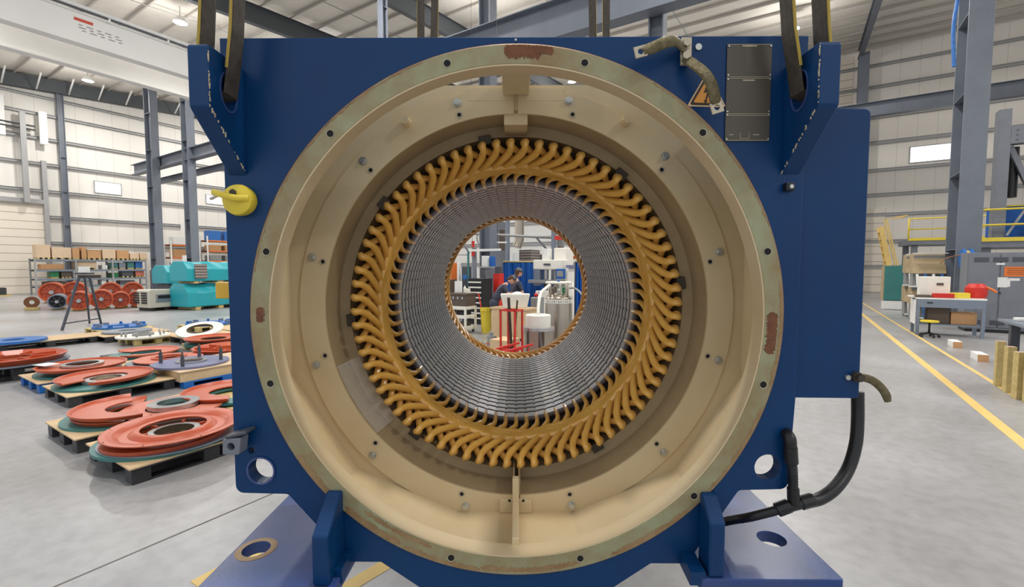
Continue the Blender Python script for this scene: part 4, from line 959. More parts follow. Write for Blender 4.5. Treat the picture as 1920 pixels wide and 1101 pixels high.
small_box(5.4, 41.8, 0, 1.9, 1.0, .1, 'timber', 'low wooden pallet at the left edge by the wall', 'low_pallet', 'pallet'); small_box(5.6, 41.9, .101, 1.5, .8, .45, 'plastic_black', 'black crates on the low pallet by the wall', 'black_crate', 'crate')
small_box(14.7, 41.5, 0, .8, .8, 1.6, 'mesh_grey', 'wire mesh cage bin right of the grey rack', 'cage_bin', 'bin'); small_box(14.85, 41.6, 1.602, .5, .5, .3, 'cardboard', 'carton on top of the wire cage bin')
# distant orange rack
rack(18.5, 23.5, 41.6, 42.8, (.7, 1.5, 2.35, 3.2, 4.05), 'distant orange and white rack behind the turquoise covers', 'white', 'orange', 2, 4.4)
k = 0
for z in (1.522, 2.372, 3.222, 4.072):
    for i in range(4):
        mt = ('blue_mid', 'purple_grey', 'mesh_grey', 'white', 'cardboard', 'teal')[(k*5+i) % 6]; k += 1
        small_box(18.7+i*1.2, 41.7, z, .9, .9, .45 if z < 4 else .8, mt, 'bundled stock on the distant orange rack behind the turquoise covers', 'stored_part', 'stored part', 'stock on the distant orange rack')
rack(15.9, 17.9, 41.6, 42.8, (.7, 1.6, 2.6, 3.6), 'distant orange rack seen between the two grey columns', 'white', 'orange', 1, 3.9)
for i, z in enumerate((1.622, 2.622, 3.622)): small_box(16.1, 41.7, z, 1.6, .8, .6, ('teal', 'cardboard', 'white')[i], ('teal crate on the rack between the columns', 'brown carton on the rack between the columns', 'white wrapped crate on the rack between the columns')[i], 'storage_box')
for (u_, v_, z_, s_, lab) in ((13.2, 32.75, 4.3, .55, 'upper white paper notice on the grey column'), (13.2, 32.7, 2.3, .6, 'lower white paper notice on the grey column')):
    b = MB(); b.box((0, 0, 0), (s_, .01, s_*.9)); solo('paper_notice', b, 'white', lab, 'notice', UV(u_, v_, z_), RZ)
# machine parts behind the turquoise pile
small_box(11.6, 27.0, 1.9, .3, 3.0, .2, 'yellow_paint', 'yellow lifting beam above the turquoise covers', 'lifting_beam', 'beam') if False else None
# ================================================================== RIGHT OF THE MACHINE
# grey electrical cabinet; its door faces back along the aisle
cb = thing('electrical_cabinet', 'tall grey electrical cabinet with an orange warning label', 'cabinet', UV(18.05, -4.62, 0), RZ)
CW, CD, CH = 1.32, .7, 2.25                                           # local x = -v to the right, y = depth
b = MB(); b.box((0, CD/2, CH/2+.04), (CW, CD, CH-.08)); b.build('body', 'grey_steel', cb, bev=.01)
b = MB(); b.box((0, CD/2, .05), (CW-.04, CD-.04, .1)); b.build('plinth', 'black', cb)
for s in (-1, 1):
    b = MB(); b.box((s*CW/4, -.012, CH/2+.05), (CW/2-.03, .025, CH-.2)); b.build('door', 'grey_steel', cb, bev=.004)
for z in (.28, CH-.2):
    for x in (-.38, 0, .38):
        b = MB(); b.box((x, -.028, z), (.3, .008, .13)); b.build('vent', 'grey_dark', cb)
b = MB(); b.cyl((.02, -.03, 1.12), (.02, -.06, 1.12), .02, n=12); b.build('handle', 'black', cb)
b = MB(); b.box((.33, -.029, 1.72), (.5, .006, .27)); lb = b.build('warning_label', 'orange', cb)
b = MB()
for j in range(4): b.box((.33, -.033, 1.80-j*.05), (.42-.05*(j % 2), .002, .012))
b.build('warning_lettering', 'sign_black', lb)
for (x, z, w_, h_) in ((.06, 1.42, .2, .28), (.28, 1.5, .22, .07), (.0, 1.93, .17, .05), (.16, 1.4, .1, .2)):
    b = MB(); b.box((x, -.029-.001*h_, z), (w_, .005, h_)); b.build('paper_label', 'white', cb)
# blue grey work bench with clutter, on the cabinet's left
bn = thing('work_bench', 'blue grey steel bench with a lower shelf in front of the grey column', 'work bench', UV(16.35, -2.62, 0), RZ)
BW, BD, BH = 1.38, .75, 1.02
b = MB(); b.box((BW/2, BD/2, BH-.02), (BW, BD, .04)); b.build('top', 'white', bn, bev=.005)
b = MB(); b.box((BW/2, .02, BH-.15), (BW-.04, .03, .22)); b.build('front_apron', 'grey_blue', bn)
b = MB(); b.box((.28, .0, BH-.13), (.12, .02, .03)); b.build('drawer_pull', 'black', bn)
for x in (.05, BW-.05):
    for y in (.05, BD-.05): b = MB(); b.box((x, y, BH/2-.02), (.07, .07, BH-.04)); b.build('leg', 'grey_blue', bn)
b = MB(); b.box((BW/2, BD/2, .3), (BW-.1, BD-.1, .03)); b.build('lower_shelf', 'grey_blue', bn)
b = MB(); b.box((0, BD/2, .62), (.02, BD-.1, .66)); b.build('side_panel', 'white', bn)
def on_bench(x, y, z, dx, dy, dz, mt, name, label, cat, bev=.01, rz=0):
    b = MB(); b.box((0, 0, dz/2), (dx, dy, dz)); p = UV(16.35+y, -2.62-x, z); return solo(name, b, mt, label, cat, p, RZ+rz, bev=bev)
t = thing('steel_case', 'white steel case with a dark handle standing on the bench', 'case', UV(16.35+.5, -2.62-.42, BH+.002), RZ)
b = MB(); b.box((0, 0, .28), (.62, .36, .56)); b.build('body', 'off_white', t, bev=.01); b = MB(); b.box((.1, -.19, .36), (.14, .02, .06)); b.build('handle', 'brown', t)
on_bench(.90, .22, BH+.002, .36, .24, .14, 'yellow_paint', 'yellow_bin', 'yellow parts bin on the bench beside the red can', 'bin')
t = thing('fuel_can', 'red plastic can with a yellow nozzle at the right end of the bench', 'can', UV(16.35+.5, -2.62-1.27, BH+.002), RZ)
b = MB(); b.lathe([(0, 0), (.19, 0), (.23, .1), (.22, .28), (.14, .38), (0, .38)], n=20, closed=False); b.build('body', 'red', t); b = MB(); b.tube([(.16, -.05, .3), (.3, -.1, .22), (.36, -.1, .16)], .03, 8); b.build('nozzle', 'orange', t)
on_bench(.55, .12, BH+.002, .42, .2, .12, 'red', 'red_tray', 'red tray at the front of the bench top', 'tray'); on_bench(.15, .16, BH+.002, .32, .24, .07, 'brown', 'brown_tray', 'brown tray at the left end of the bench top', 'tray')
on_bench(-.05, .35, BH+.002, .16, .3, .03, 'white', 'paper_stack', 'stack of papers on the left corner of the bench', 'papers')
on_bench(1.0, .38, .318, .5, .36, .32, 'cardboard', 'cardboard_box', 'brown carton on the lower shelf of the bench', 'box'); on_bench(.5, .4, .318, .46, .36, .5, 'brown', 'drawer_box', 'brown drawer box on the lower shelf of the bench', 'box')
st = thing('shop_stool', 'yellow topped stool on casters before the bench', 'stool', UV(16.0, -2.85, 0), RZ)
b = MB(); b.cyl((0, 0, .40), (0, 0, .44), .19, n=24); b.build('seat', 'yellow_paint', st); b = MB(); b.cyl((0, 0, .1), (0, 0, .4), .025, n=10); b.build('post', 'black', st)
for i in range(5):
    a = R(72*i); b = MB(); b.bar((0, 0, .12), (.2*math.cos(a), .2*math.sin(a), .07), .03, .03); g = b.build('leg', 'black', st); b = MB(); b.ball((.2*math.cos(a), .2*math.sin(a), .035), .034, 10); b.build('caster', 'black', g)
# hose reel on the column
hr = thing('hose_reel', 'blue hose reel hung on the heavy column', 'hose reel', UV(19.3, -4.15, 2.1), RZ)
b = MB(); b.lathe([(.05, -.06), (.30, -.06), (.30, .0), (.24, .01), (.24, .1), (.30, .11), (.30, .17), (.05, .17)], (0, 0, 0), 'X', 28); b.build('drum', 'blue_mid', hr)
b = MB(); b.lathe([(.17, .0), (.25, .0), (.25, .1), (.17, .1)], (0, 0, 0), 'X', 24); b.build('hose', 'timber', hr); b = MB(); b.box((.05, .1, 0), (.06, .2, .1)); b.build('bracket', 'grey_dark', hr)
b = MB(); b.tube(smooth_path([(.05, -.1, .1), (-.1, -.3, .12), (-.45, -.35, .02), (-.6, -.3, -.15)], 5), .015, 6); b.build('air_line', 'copper_edge', hr)
# blue flexible pipe up the column
b = MB(); b.tube(smooth_path([UV(19.5, -3.72, 8.0), UV(19.5, -3.66, 9.2), UV(19.5, -3.74, 10.4), UV(19.5, -3.68, 12), UV(19.5, -3.70, 14)], 6), .05, 8); solo('air_pipe', b, 'blue_mid', 'blue air pipe running up the left edge of the heavy column', 'pipe')
t = thing('horn_speaker', 'round cream horn speaker high on the heavy column', 'speaker', UV(19.6, -4.85, 10.8), RZ)
b = MB(); b.lathe([(.05, .3), (.08, .1), (.26, -.12), (.28, -.12), (.1, .12), (.07, .3)], (0, 0, 0), 'Y', 24); b.build('horn', 'cardboard_pale', t); b = MB(); b.ball((0, -.02, 0), .07, 12); b.build('driver', 'grey_dark', t)
# row of slanted bin racks and a turquoise cabinet down the aisle
def slant(u, v, label, s=1.0, cab=True):
    t = thing('parts_cart', label, 'cart', UV(u, v, 0), RZ)
    for k, (z0, z1) in enumerate(((.55, 1.15), (1.62, 2.3))):
        b = MB(); b.prism([(0, .1, z0), (0, .9, z0), (0, .9, z1), (0, .42, z1)], (0, 0, 0), (.85, 0, 0)); b.build('hood', 'beige_dark', t, bev=.01)
        b = MB(); b.box((.425, .15, z1+.01), (.9, .12, .03)) if k else b.box((.425, .4, z1+.01), (.9, .5, .03)); b.build('hood_lid', 'white', t)
        for i in range(4):
            b = MB(); b.bar((.1+i*.21, -.12, z0-.42), (.1+i*.21, .1, z0-.02), .07, .03); b.build('rail', 'blue_mid' if i % 2 else 'white', t)
        b = MB(); b.box((.425, -.1, z0-.44), (.9, .08, .05)); b.build('tray_edge', 'white', t)
    b = MB(); b.box((.425, .6, 1.15), (.8, .5, 2.2)); b.build('back_frame', 'mesh_grey', t)
    for x in (.08, .82*s):
        for y in (.05, .82): b = MB(); b.cyl((x-.02, y, .05), (x+.02, y, .05), .05, n=12); b.build('caster', 'teal', t)
slant(20.6, -3.2, 'two tier beige slanted parts cart nearer the bench'); slant(22.0, -3.22, 'two tier beige slanted parts cart nearer the turquoise locker')
tc_ = thing('steel_locker', 'turquoise steel locker on a white base down the aisle', 'locker', UV(25.4, -2.98, 0), RZ)
b = MB(); b.box((.5, .3, 1.15), (1.0, .6, 1.5)); b.build('body', 'teal', tc_, bev=.02); b = MB(); b.box((.5, .3, .2), (1.0, .6, .36)); b.build('base', 'white', tc_); b = MB(); b.box((-.02, .3, 1.15), (.04, .55, 1.45)); b.build('side_panel', 'beige_dark', tc_)
t = thing('rotor_ring', 'large brass coloured ring standing behind the white steel case', 'ring', UV(23.35, -4.0, 1.1), RZ)
b = MB(); b.lathe([(.78, 0), (.95, 0), (.95, .25), (.78, .25)], (.4, 0, 0), 'Y', 40); b.build('ring_body', 'steel_dark', t); b = MB(); b.lathe([(.76, -.01), (.79, -.01), (.79, .26), (.76, .26)], (.4, 0, 0), 'Y', 40); b.build('bronze_lining', 'timber', t); b = MB(); b.box((.4, .12, -.99), (.9, .3, .22)); b.build('cradle', 'grey_dark', t)
# two timber blocks on the floor
for (px, py, w_, lab) in ((1790, 650, .14, 'short timber block on the floor nearer the bench'), (1836, 675, .15, 'short timber block on the floor nearer the table')):
    t = thing('timber_block', lab, 'timber block', floor_at(px, py), RZ)
    b = MB(); b.box((0, 0, .07), (.16, .46, .14)); b.build('block', 'white', t, bev=.004); b = MB(); b.box((0, -.232, .07), (.158, .004, .138)); b.build('end_grain', 'cardboard', t)
# table at the right edge and standing timbers
tb = thing('steel_table', 'grey topped steel table cut by the right edge', 'table', UV(8.9, -2.6, 0), RZ)
b = MB(); b.box((.75, .62, 1.02), (1.5, 1.24, .04)); b.build('top', 'grey_blue', tb, bev=.004)
for x in (.16, 1.3):
    for y in (.12, 1.1): b = MB(); b.box((x, y, .5), (.1, .1, 1.0)); b.build('leg', 'grey_dark', tb)
for (x, y, dx, dy, dz, mt, nm, lab, ct) in ((.25, .95, .3, .1, .05, 'white', 'cloth_roll', 'white rolled cloth on the steel table', 'cloth'), (.5, .8, .24, .08, .06, 'red', 'red_clamp', 'red clamp lying on the steel table', 'clamp'), (.75, 1.0, .3, .25, .16, 'brown', 'wooden_box', 'brown box on the steel table', 'box')):
    b = MB(); b.box((0, 0, dz/2), (dx, dy, dz)); solo(nm, b, mt, lab, ct, UV(8.9+y, -2.6-x, 1.041), RZ+.3, bev=.01)
for i, (px, py, h_) in enumerate(((1872, 724, .70), (1890, 736, .68), (1908, 748, .66), (1930, 756, .7))):
    t = thing('timber_post', ('leftmost', 'second', 'third', 'rightmost')[i]+' of the timbers standing under the steel table', 'timber', floor_at(px, py), RZ+.15*i)
    b = MB(); b.box((0, 0, h_/2), (.10, .10, h_)); b.build('beam', 'timber', t, bev=.004)
    b = MB(); b.box((0, 0, h_+.002), (.099, .099, .004)); b.build('end_grain', 'cardboard_pale', t)
# mezzanines with yellow railings
def mezz(u, v0, v1, z, label, d=3.0, posts=5, legs=True):
    t = thing('mezzanine_platform', label, 'platform', UV(u, v0, z), RZ); Ln = v0-v1
    b = MB(); b.box((Ln/2, d/2, -.15), (Ln, d, .3)); b.build('deck_frame', 'grey_steel', t); b = MB(); b.box((Ln/2, -.02, -.02), (Ln, .03, .14)); b.build('toe_board', 'yellow_paint', t)
    for zz in (.5, 1.05): b = MB(); b.tube([(0, 0, zz), (Ln, 0, zz)], .035, 8); b.build('rail', 'yellow_paint', t)
    for i in range(posts): b = MB(); b.tube([(Ln*i/(posts-1), 0, 0), (Ln*i/(posts-1), 0, 1.05)], .04, 8); b.build('rail_post', 'yellow_paint', t)
    if legs:
        for x in (.3, Ln-.3):
            for y in (.3, d-.3): b = MB(); b.box((x, y, -z/2-.15), (.25, .25, z-.3)); b.build('leg', 'grey_steel', t)
    return t
mezz(31.5, -4.6, -14, 3.3, 'far mezzanine platform with a yellow railing left of the heavy column', 3)
mezz(23.2, -5.3, -12, 2.85, 'nearer mezzanine platform with a yellow railing above the electrical cabinet', 3)
sd = thing('yellow_stair', 'pale yellow steep steel stair with railings beyond the turquoise locker', 'stair', UV(30.0, -3.3, 0), RZ)
for s in (0, .8): b = MB(); b.bar((0, s, 3.9), (.75, s, .05), .22, .06); b.build('stringer', 'floor_yellow', sd)
for s in (0, .8): b = MB(); b.tube([(.9, s, 1.1), (.2, s, 4.3), (1.0, s, 4.4)], .035, 8); b.build('handrail', 'floor_yellow', sd)
for i in range(10): b = MB(); b.box((.70-i*.072, .4, .3+i*.37), (.22, .75, .03)); b.build('tread', 'floor_yellow', sd)
# grey test frame above the nearer mezzanine
tf_ = thing('test_rig', 'tall grey bolted steel frame with a diagonal brace on the nearer mezzanine', 'frame', UV(23.7, -5.75, 2.87), RZ)
for x, hh in ((.17, 4.6), (2.1, 5.6)): b = MB(); b.box((x, 0, hh/2), (.34, .4, hh)); b.build('upright', 'grey_steel', tf_, bev=.01)
b = MB(); b.box((1.13, -.02, 3.65), (1.58, .36, .6)); b.build('crosshead', 'grey_steel', tf_, bev=.01)
for i in range(4):
    for j in range(3): b = MB(); b.cyl((.5+i*.22, -.2, 3.48+j*.17), (.5+i*.22, -.225, 3.48+j*.17), .022, n=8); b.build('bolt', 'grey_dark', tf_)
b = MB(); b.bar((.35, -.3, .1), (1.9, -.3, 3.4), .07, .06); b.build('diagonal_brace', 'girt', tf_); b = MB(); b.bar((.4, .1, 3.3), (1.5, .1, .3), .2, .15); b.build('diagonal_brace', 'grey_steel', tf_)
b = MB(); b.cyl((.55, .3, 1.5), (.55, .3, 3.3), .16, n=20); b.build('hydraulic_ram', 'black', tf_)
t = thing('blue_tank', 'blue rectangular tank behind the yellow railing', 'tank', UV(24.6, -6.1, 2.87), RZ)
b = MB(); b.box((.45, .5, .62), (.95, 1.0, 1.24)); b.build('body', 'tarp_blue', t, bev=.02); b = MB(); b.box((.45, .5, 1.26), (1.0, 1.05, .05)); b.build('rim', 'yellow_paint', t)
t = thing('small_crane_bridge', 'white crane bridge with a blue rail beyond the heavy column', 'crane', UV(33, -10.3, 14.0), RZ)
b = MB(); b.box((3, 0, 0), (8, .5, .5)); b.build('bridge', 'white_crane', t, bev=.02); b = MB(); b.box((3, -.1, -.55), (8, .12, .14)); b.build('blue_rail', 'blue_mid', t)
b = MB(); b.box((4.5, 0, -2.7), (1.8, .5, .9)); b.build('trolley', 'cardboard_pale', t); b = MB(); b.tube(smooth_path([(2.9, 0, -.6), (3.1, 0, -1.5), (3.3, 0, -.6)], 5), .04, 6); b.build('chain', 'yellow_paint', t); b = MB(); b.box((4.5, 0, -1.4), (.15, .15, 1.8)); b.build('hanger', 'white', t)
# ================================================================== THE WORKSHOP SEEN THROUGH THE BORE
b = MB(); hbox(b, (33, 33.15), (2, 45), (0, 14.5)); hall('wall_workshop', b, 'white')
for i, z in enumerate((2.1, 3.8, 5.5, 7.2)):
    b = MB(); hbox(b, (32.8, 33), (2, 45), (z, z+.08)); hbox(b, (32.8, 32.86), (2, 45), (z-.14, z+.08)); hall('trim_%d' % (40+i), b, 'girt')
C32, S32 = math.cos(TH), math.sin(TH)
def fit(px0, px1, py0, py1, Y, d):
    """near-right corner frame for a hall-aligned box filling that patch of the photograph at distance Y"""
    a, c = at(px0, py1, Y), at(px1, py0, Y); w_ = max(.02, (abs(c.x-a.x)-d*S32)/C32)
    return Vector(((a.x+c.x)/2, Y, a.z)), w_, c.z-a.z
def bbox(px0, px1, py0, py1, Y, d, mt, name, label, cat, ground=False, bev=.008, group=None):
    p, w_, h = fit(px0, px1, py0, py1, Y, d)
    if ground: h += p.z; p.z = 0
    b = MB(); b.box((0, 0, h/2), (w_, d, h)); return solo(name, b, mt, label, cat, p, RZ, group, bev)
def grp(px0, px1, py0, py1, Y, d, name, label, cat, ground=False):
    p, w_, h = fit(px0, px1, py0, py1, Y, d)
    if ground: h += p.z; p.z = 0
    return thing(name, label, cat, p, RZ), w_, h
# utility cart
t, W_, H_ = grp(838, 893, 573, 600, 12.9, .5, 'utility_cart', 'off white three shelf utility cart on casters', 'cart', True)
for z in (.14, .46, H_-.05): b = MB(); b.box((0, 0, z), (W_, .5, .09)); b.build('tray', 'off_white', t, bev=.01)
for x in (-1, 1):
    for y in (-1, 1):
        b = MB(); b.box((x*(W_/2-.02), y*.23, H_/2+.04), (.05, .05, H_-.1)); b.build('post', 'off_white', t)
        b = MB(); b.cyl((x*(W_/2-.08)-.015, y*.2, .045), (x*(W_/2-.08)+.015, y*.2, .045), .045, n=12); b.build('caster', 'grey_dark', t)
CT = t.location.copy(); CTH = H_
for i, (x, z, mt) in enumerate(((-.2, .187, 'teal'), (.1, .187, 'brown'), (-.15, .507, 'brown'), (.12, .507, 'black'))):
    b = MB(); b.box((0, 0, .05), (.22, .3, .1)); p = CT+Matrix.Rotation(RZ, 3, 'Z') @ Vector((x, 0, z))
    solo('tool_tray', b, mt, ('teal tray on the bottom shelf of the cart', 'brown tray on the bottom shelf of the cart', 'brown tray on the middle shelf of the cart', 'black tray on the middle shelf of the cart')[i], 'tray', p, RZ)
t, W_, H_ = grp(845, 892, 549, 573, 12.9, .45, 'tool_box', 'brown steel tool box on top of the utility cart', 'tool box'); t.location.z = CTH-.002+.002
b = MB(); b.box((0, 0, H_*.4), (W_, .45, H_*.8)); b.build('body', 'brown', t, bev=.01); b = MB(); b.box((0, 0, H_*.9), (W_+.02, .47, H_*.18)); b.build('lid', 'brown', t, bev=.01)
for x in (-.16, 0, .16): b = MB(); b.box((x, -.235, H_*.62), (.06, .02, .07)); b.build('latch', 'machined', t)
p = t.location
for (x, dx, h_, mt, nm, lab, ct) in ((-.17, .18, .32, 'white', 'paper_folder', 'white papers propped on the brown tool box', 'papers'), (.06, .08, .2, 'off_white', 'plastic_bottle', 'white bottle on the brown tool box', 'bottle'), (.16, .1, .12, 'off_white', 'rag', 'white rag on the brown tool box', 'rag')):
    b = MB(); (b.box((0, 0, h_/2), (dx, .12, h_)) if 'bottle' not in nm else b.lathe([(0, 0), (dx/2, 0), (dx/2, h_*.7), (dx/5, h_*.8), (dx/5, h_), (0, h_)], n=14, closed=False)); solo(nm, b, mt, lab, ct, p+Matrix.Rotation(RZ, 3, 'Z') @ Vector((x, 0, H_+.001)), RZ)
# black tool chest
t, W_, H_ = grp(878, 923, 522, 600, 14.9, .55, 'tool_chest', 'tall black tool chest with pale drawer fronts', 'tool chest', True)
b = MB(); b.box((0, 0, H_/2), (W_, .55, H_)); b.build('body', 'black', t, bev=.01)
for i in range(8): b = MB(); b.box((0, -.285, H_-.12-i*.165), (W_*.86, .03, .045)); d_ = b.build('drawer_handle', 'off_white', t); b = MB(); b.box((0, -.278, H_-.155-i*.165), (W_*.9, .02, .12)); b.build('drawer', 'black', t)
TCH = t.location.copy(); TCZ = H_
t, W_, H_ = grp(822, 856, 524, 600, 15.0, .5, 'tool_cabinet', 'brown tool cabinet at the left edge of the bore view', 'cabinet', True)
b = MB(); b.box((0, 0, H_/2), (W_, .5, H_)); b.build('body', 'brown', t, bev=.01)
for z in (.5, .9, 1.2): b = MB(); b.box((0, -.26, z), (W_*.9, .02, .03)); b.build('shelf_edge', 'mesh_grey', t)
b = MB(); b.box((.05, -.27, 1.32), (.16, .03, .1)); b.build('red_part', 'red_primer_pale', t)
# yellow round bin
c = at(911.5, 625, 12.8); t = thing('round_bin', 'yellow round waste bin beside the tool chest', 'bin', (c.x, 12.8, 0))
b = MB(); b.lathe([(0, 0), (.13, 0), (.165, .62), (.175, .62), (.175, .70), (.155, .70), (.12, .03), (0, .03)], n=28, closed=False); b.build('tub', 'yellow_paint', t)
b = MB(); b.box((-.1, -.17, .62), (.05, .03, .05)); b.build('handle', 'yellow_paint', t)
b = MB(); b.bar((c.x-.14, 12.78, .72), (c.x-.2, 12.86, 1.06), .03, .06); b.bar((c.x-.2, 12.86, 1.06), (c.x-.24, 12.86, 1.06), .05, .05); solo('broom_handle', b, 'red', 'red broom handle sticking out of the yellow bin', 'broom')
# plywood crate used as a bench
t, W_, H_ = grp(921, 1006, 577, 600, 11.7, .55, 'wooden_crate', 'large plywood crate the two people work at', 'crate', True)
b = MB(); b.box((0, 0, H_/2+.03), (W_, .55, H_-.06)); b.build('body', 'ply', t, bev=.005); b = MB(); b.box((0, 0, H_-.01), (W_+.05, .6, .04)); b.build('lid', 'ply', t)
b = MB(); b.box((0, 0, .03), (W_-.1, .45, .06)); b.build('skid', 'black', t)
for x in (-.3, .2): b = MB(); b.box((x*W_, -.285, H_/2), (.09, .02, H_-.1)); b.build('batten', 'ply', t)
CRZ = H_+.012; CRP = t.location.copy()
b2, W2, H2 = grp(919, 975, 635, 668, 9.6, .5, 'low_crate', 'low plywood crate on the floor beyond the red stand', 'crate', True)
b = MB(); b.box((0, 0, H2/2), (W2, .5, H2)); b.build('body', 'ply', b2, bev=.004)
# white tub on the crate
tubp = at(966, 578, 11.75); t = thing('wash_tub', 'white plastic tub on the crate, gloves reaching into it', 'tub', (tubp.x, 11.7, CRZ))
lp = lambda w_, d_, z: [(-w_, -d_, z), (w_, -d_, z), (w_, d_, z), (-w_, d_, z)]
b = MB(); o1, o2, i1, i2 = lp(.30, .2, 0), lp(.37, .26, .34), lp(.28, .18, .02), lp(.35, .24, .34); b.add(o1+o2+i2+i1, [(0, 1, 2, 3), *[(j, (j+1) % 4, 4+(j+1) % 4, 4+j) for j in range(4)], *[(4+j, 4+(j+1) % 4, 8+(j+1) % 4, 8+j) for j in range(4)], *[(8+j, 8+(j+1) % 4, 12+(j+1) % 4, 12+j) for j in range(4)], (12, 13, 14, 15)]); b.build('tub_body', 'off_white', t, bev=.008)
b = MB(); b.box((0, 0, .30), (.66, .42, .02)); b.ball((.06, 0, .33), .12, 14, (1.2, 1, .6)); b.build('wet_rag', 'white', t)
# pale blue tub with valves
t, W_, H_ = grp(994, 1021, 557, 578, 12.6, .4, 'parts_tub', 'pale blue grey tub with red valves standing behind the crate', 'tub', True)
b = MB(); b.box((0, 0, H_/2), (W_, .4, H_)); b.build('tub_body', 'mesh_grey', t, bev=.02); b = MB(); b.ball((-.04, 0, H_+.05), .06, 10); b.build('red_valve', 'red', t); b = MB(); b.cyl((.07, 0, H_), (.07, 0, H_+.14), .03); b.build('green_valve', 'teal', t)
# red stand
def rz3(v): return Matrix.Rotation(RZ, 3, 'Z') @ Vector(v)
c = at(959, 640, 7.9); t = thing('red_stand', 'tall narrow red tube stand holding two dark bars', 'stand', (c.x, 7.9, 0), RZ)
Hs = at(959, 580, 7.9).z; w_ = .145
for x in (-1, 1):
    for y in (-1, 1): b = MB(); b.box((x*w_, y*.12, Hs/2), (.028, .028, Hs)); b.build('post', 'red', t)
for z in (Hs-.014, .42, .1):
    b = MB()
    for y in (-1, 1): b.box((0, y*.12, z), (2*w_+.028, .028, .028))
    for x in (-1, 1): b.box((x*w_, 0, z), (.028, .24, .028))
    b.build('crossbar_frame', 'red', t)
for k, (x0, x1, z1) in enumerate(((-.06, .02, Hs+.2), (.12, -.0, Hs+.16))):
    b = MB(); b.bar(Vector((c.x, 7.9, 0))+rz3((x1, 0, .06)), Vector((c.x, 7.9, 0))+rz3((x0, .0, z1)), .05 if k == 0 else .03, .04); solo('steel_bar', b, 'steel_dark', ('thick', 'thin')[k]+' dark steel bar standing in the red stand', 'bar')
t = thing('red_rail_rack', 'low red rail rack with short uprights in front of the red stand', 'rack', at(950, 655, 7.2).xy.to_3d(), 0)
za = at(950, 655, 7.2).z
for (x0, x1, y0, y1, zz) in ((-.32, .2, 0, .25, 0), (-.1, .42, -.1, .1, .0)): b = MB(); b.bar((x0, y0, za+zz-.04), (x1, y1, za+zz+.06), .03, .03); b.build('rail', 'red', t)
for x in (-.25, -.08, .09, .17, .35): b = MB(); b.box((x, .08, za/2), (.028, .028, za)); b.build('upright', 'red', t)
b = MB(); b.box((.05, .08, .02), (.75, .3, .03)); b.build('base_frame', 'red', t)
t = thing('flange_fitting', 'stack of grey pipe fittings on the floor beside the crate', 'fitting', floor_at(921, 656))
b = MB(); b.cyl((0, 0, 0), (0, 0, .14), .11, n=24); b.build('lower_flange', 'mesh_grey', t); b = MB(); b.cyl((0, 0, .14), (0, 0, .16), .115, n=24); b.build('gasket', 'red_primer', t); b = MB(); b.cyl((0, 0, .16), (0, 0, .32), .09, n=24); b.build('upper_flange', 'mesh_grey', t); b = MB(); b.cyl((0, 0, .32), (0, 0, .40), .05, n=20); b.build('nipple', 'mesh_grey', t)
t = thing('small_valve', 'small grey valve on the floor left of the fittings', 'valve', floor_at(904, 652)); b = MB(); b.cyl((0, 0, 0), (0, 0, .1), .08, n=16); b.build('body', 'mesh_grey', t); b = MB(); b.cyl((0, 0, .1), (0, 0, .16), .03, n=12); b.build('stem', 'zinc', t)
# stainless vessel with a pale cap
c = at(1009, 600, 8.2); V = (c.x, 8.2, 0); zt = at(1009, 590, 8.2).z; zm = at(1009, 613, 8.2).z
t = thing('steel_vessel', 'stainless vessel with a round pale cap and legs, in front of the dewar', 'vessel', V)
b = MB(); b.lathe([(0, zm), (.225, zm), (.225, zt-.01), (.215, zt), (0, zt)], n=40, closed=False); b.build('cap', 'off_white', t)
b = MB(); b.lathe([(0, zm-.05), (.295, zm-.05), (.295, zm), (0, zm)], n=40, closed=False); b.build('top_plate', 'machined', t)
for i in range(6):
    a = R(60*i+10); b = MB(); b.box((.24*math.cos(a), .24*math.sin(a), (zm-.05)/2), (.17, .03, zm-.05), rz=a+R(90)); b.build('leg', 'stainless', t)
b = MB(); b.tube([(.03, -.1, zm-.06), (.05, -.12, .5), (.12, -.14, .2)], .02, 8); b.build('drain_tube', 'white', t)
b = MB(); b.cyl((0, 0, zt), (0, 0, zt+.02), .06, n=16); b.build('cap_fitting', 'white', t)
b = MB(); b.tube(smooth_path([Vector(V)+Vector((.0, 0, zt+.02)), at(1010, 570, 8.3), at(1014, 550, 8.5), at(1024, 540, 8.8), at(1030, 535, 9.0)], 6), .028, 10); solo('frosted_hose', b, 'off_white', 'frosted white hose from the steel vessel to the dewar', 'hose')
# dewar
c = at(1047, 560, 9.4); t = thing('dewar_cylinder', 'tall stainless cryogenic dewar with a ring guard on top', 'dewar', (c.x, 9.4, 0))
zt = at(1047, 553, 9.4).z; zr = at(1047, 530, 9.4).z; rr = .268
b = MB(); b.lathe([(0, .05), (rr-.02, .05), (rr, .09), (rr, zt-.08), (rr-.03, zt-.02), (.16, zt+.03), (0, zt+.05)], n=48, closed=False); b.build('body', 'stainless', t)
b = MB(); b.lathe([(rr+.001, zt-.16), (rr+.003, zt-.16), (rr+.003, zt-.09), (rr+.001, zt-.09)], n=48); lb = b.build('label_band', 'off_white', t)
b = MB()
for i in range(15):
    a = R(200+i*9.5); b.box(((rr+.004)*math.cos(a), (rr+.004)*math.sin(a), zt-.125), (.022 if i % 3 else .012, .003, .035 if i % 2 else .028), rz=a+R(90))
b.build('band_lettering', 'grey_steel', lb)
b = MB(); b.tube([(.25*math.cos(2*math.pi*i/40), .25*math.sin(2*math.pi*i/40), zr) for i in range(40)], .022, 8, closed=True); b.build('ring_guard', 'off_white', t)
for i in range(4): a = R(45+90*i); b = MB(); b.cyl((.24*math.cos(a), .24*math.sin(a), zt-.03), (.25*math.cos(a), .25*math.sin(a), zr), .015, n=8); b.build('guard_post', 'stainless', t)
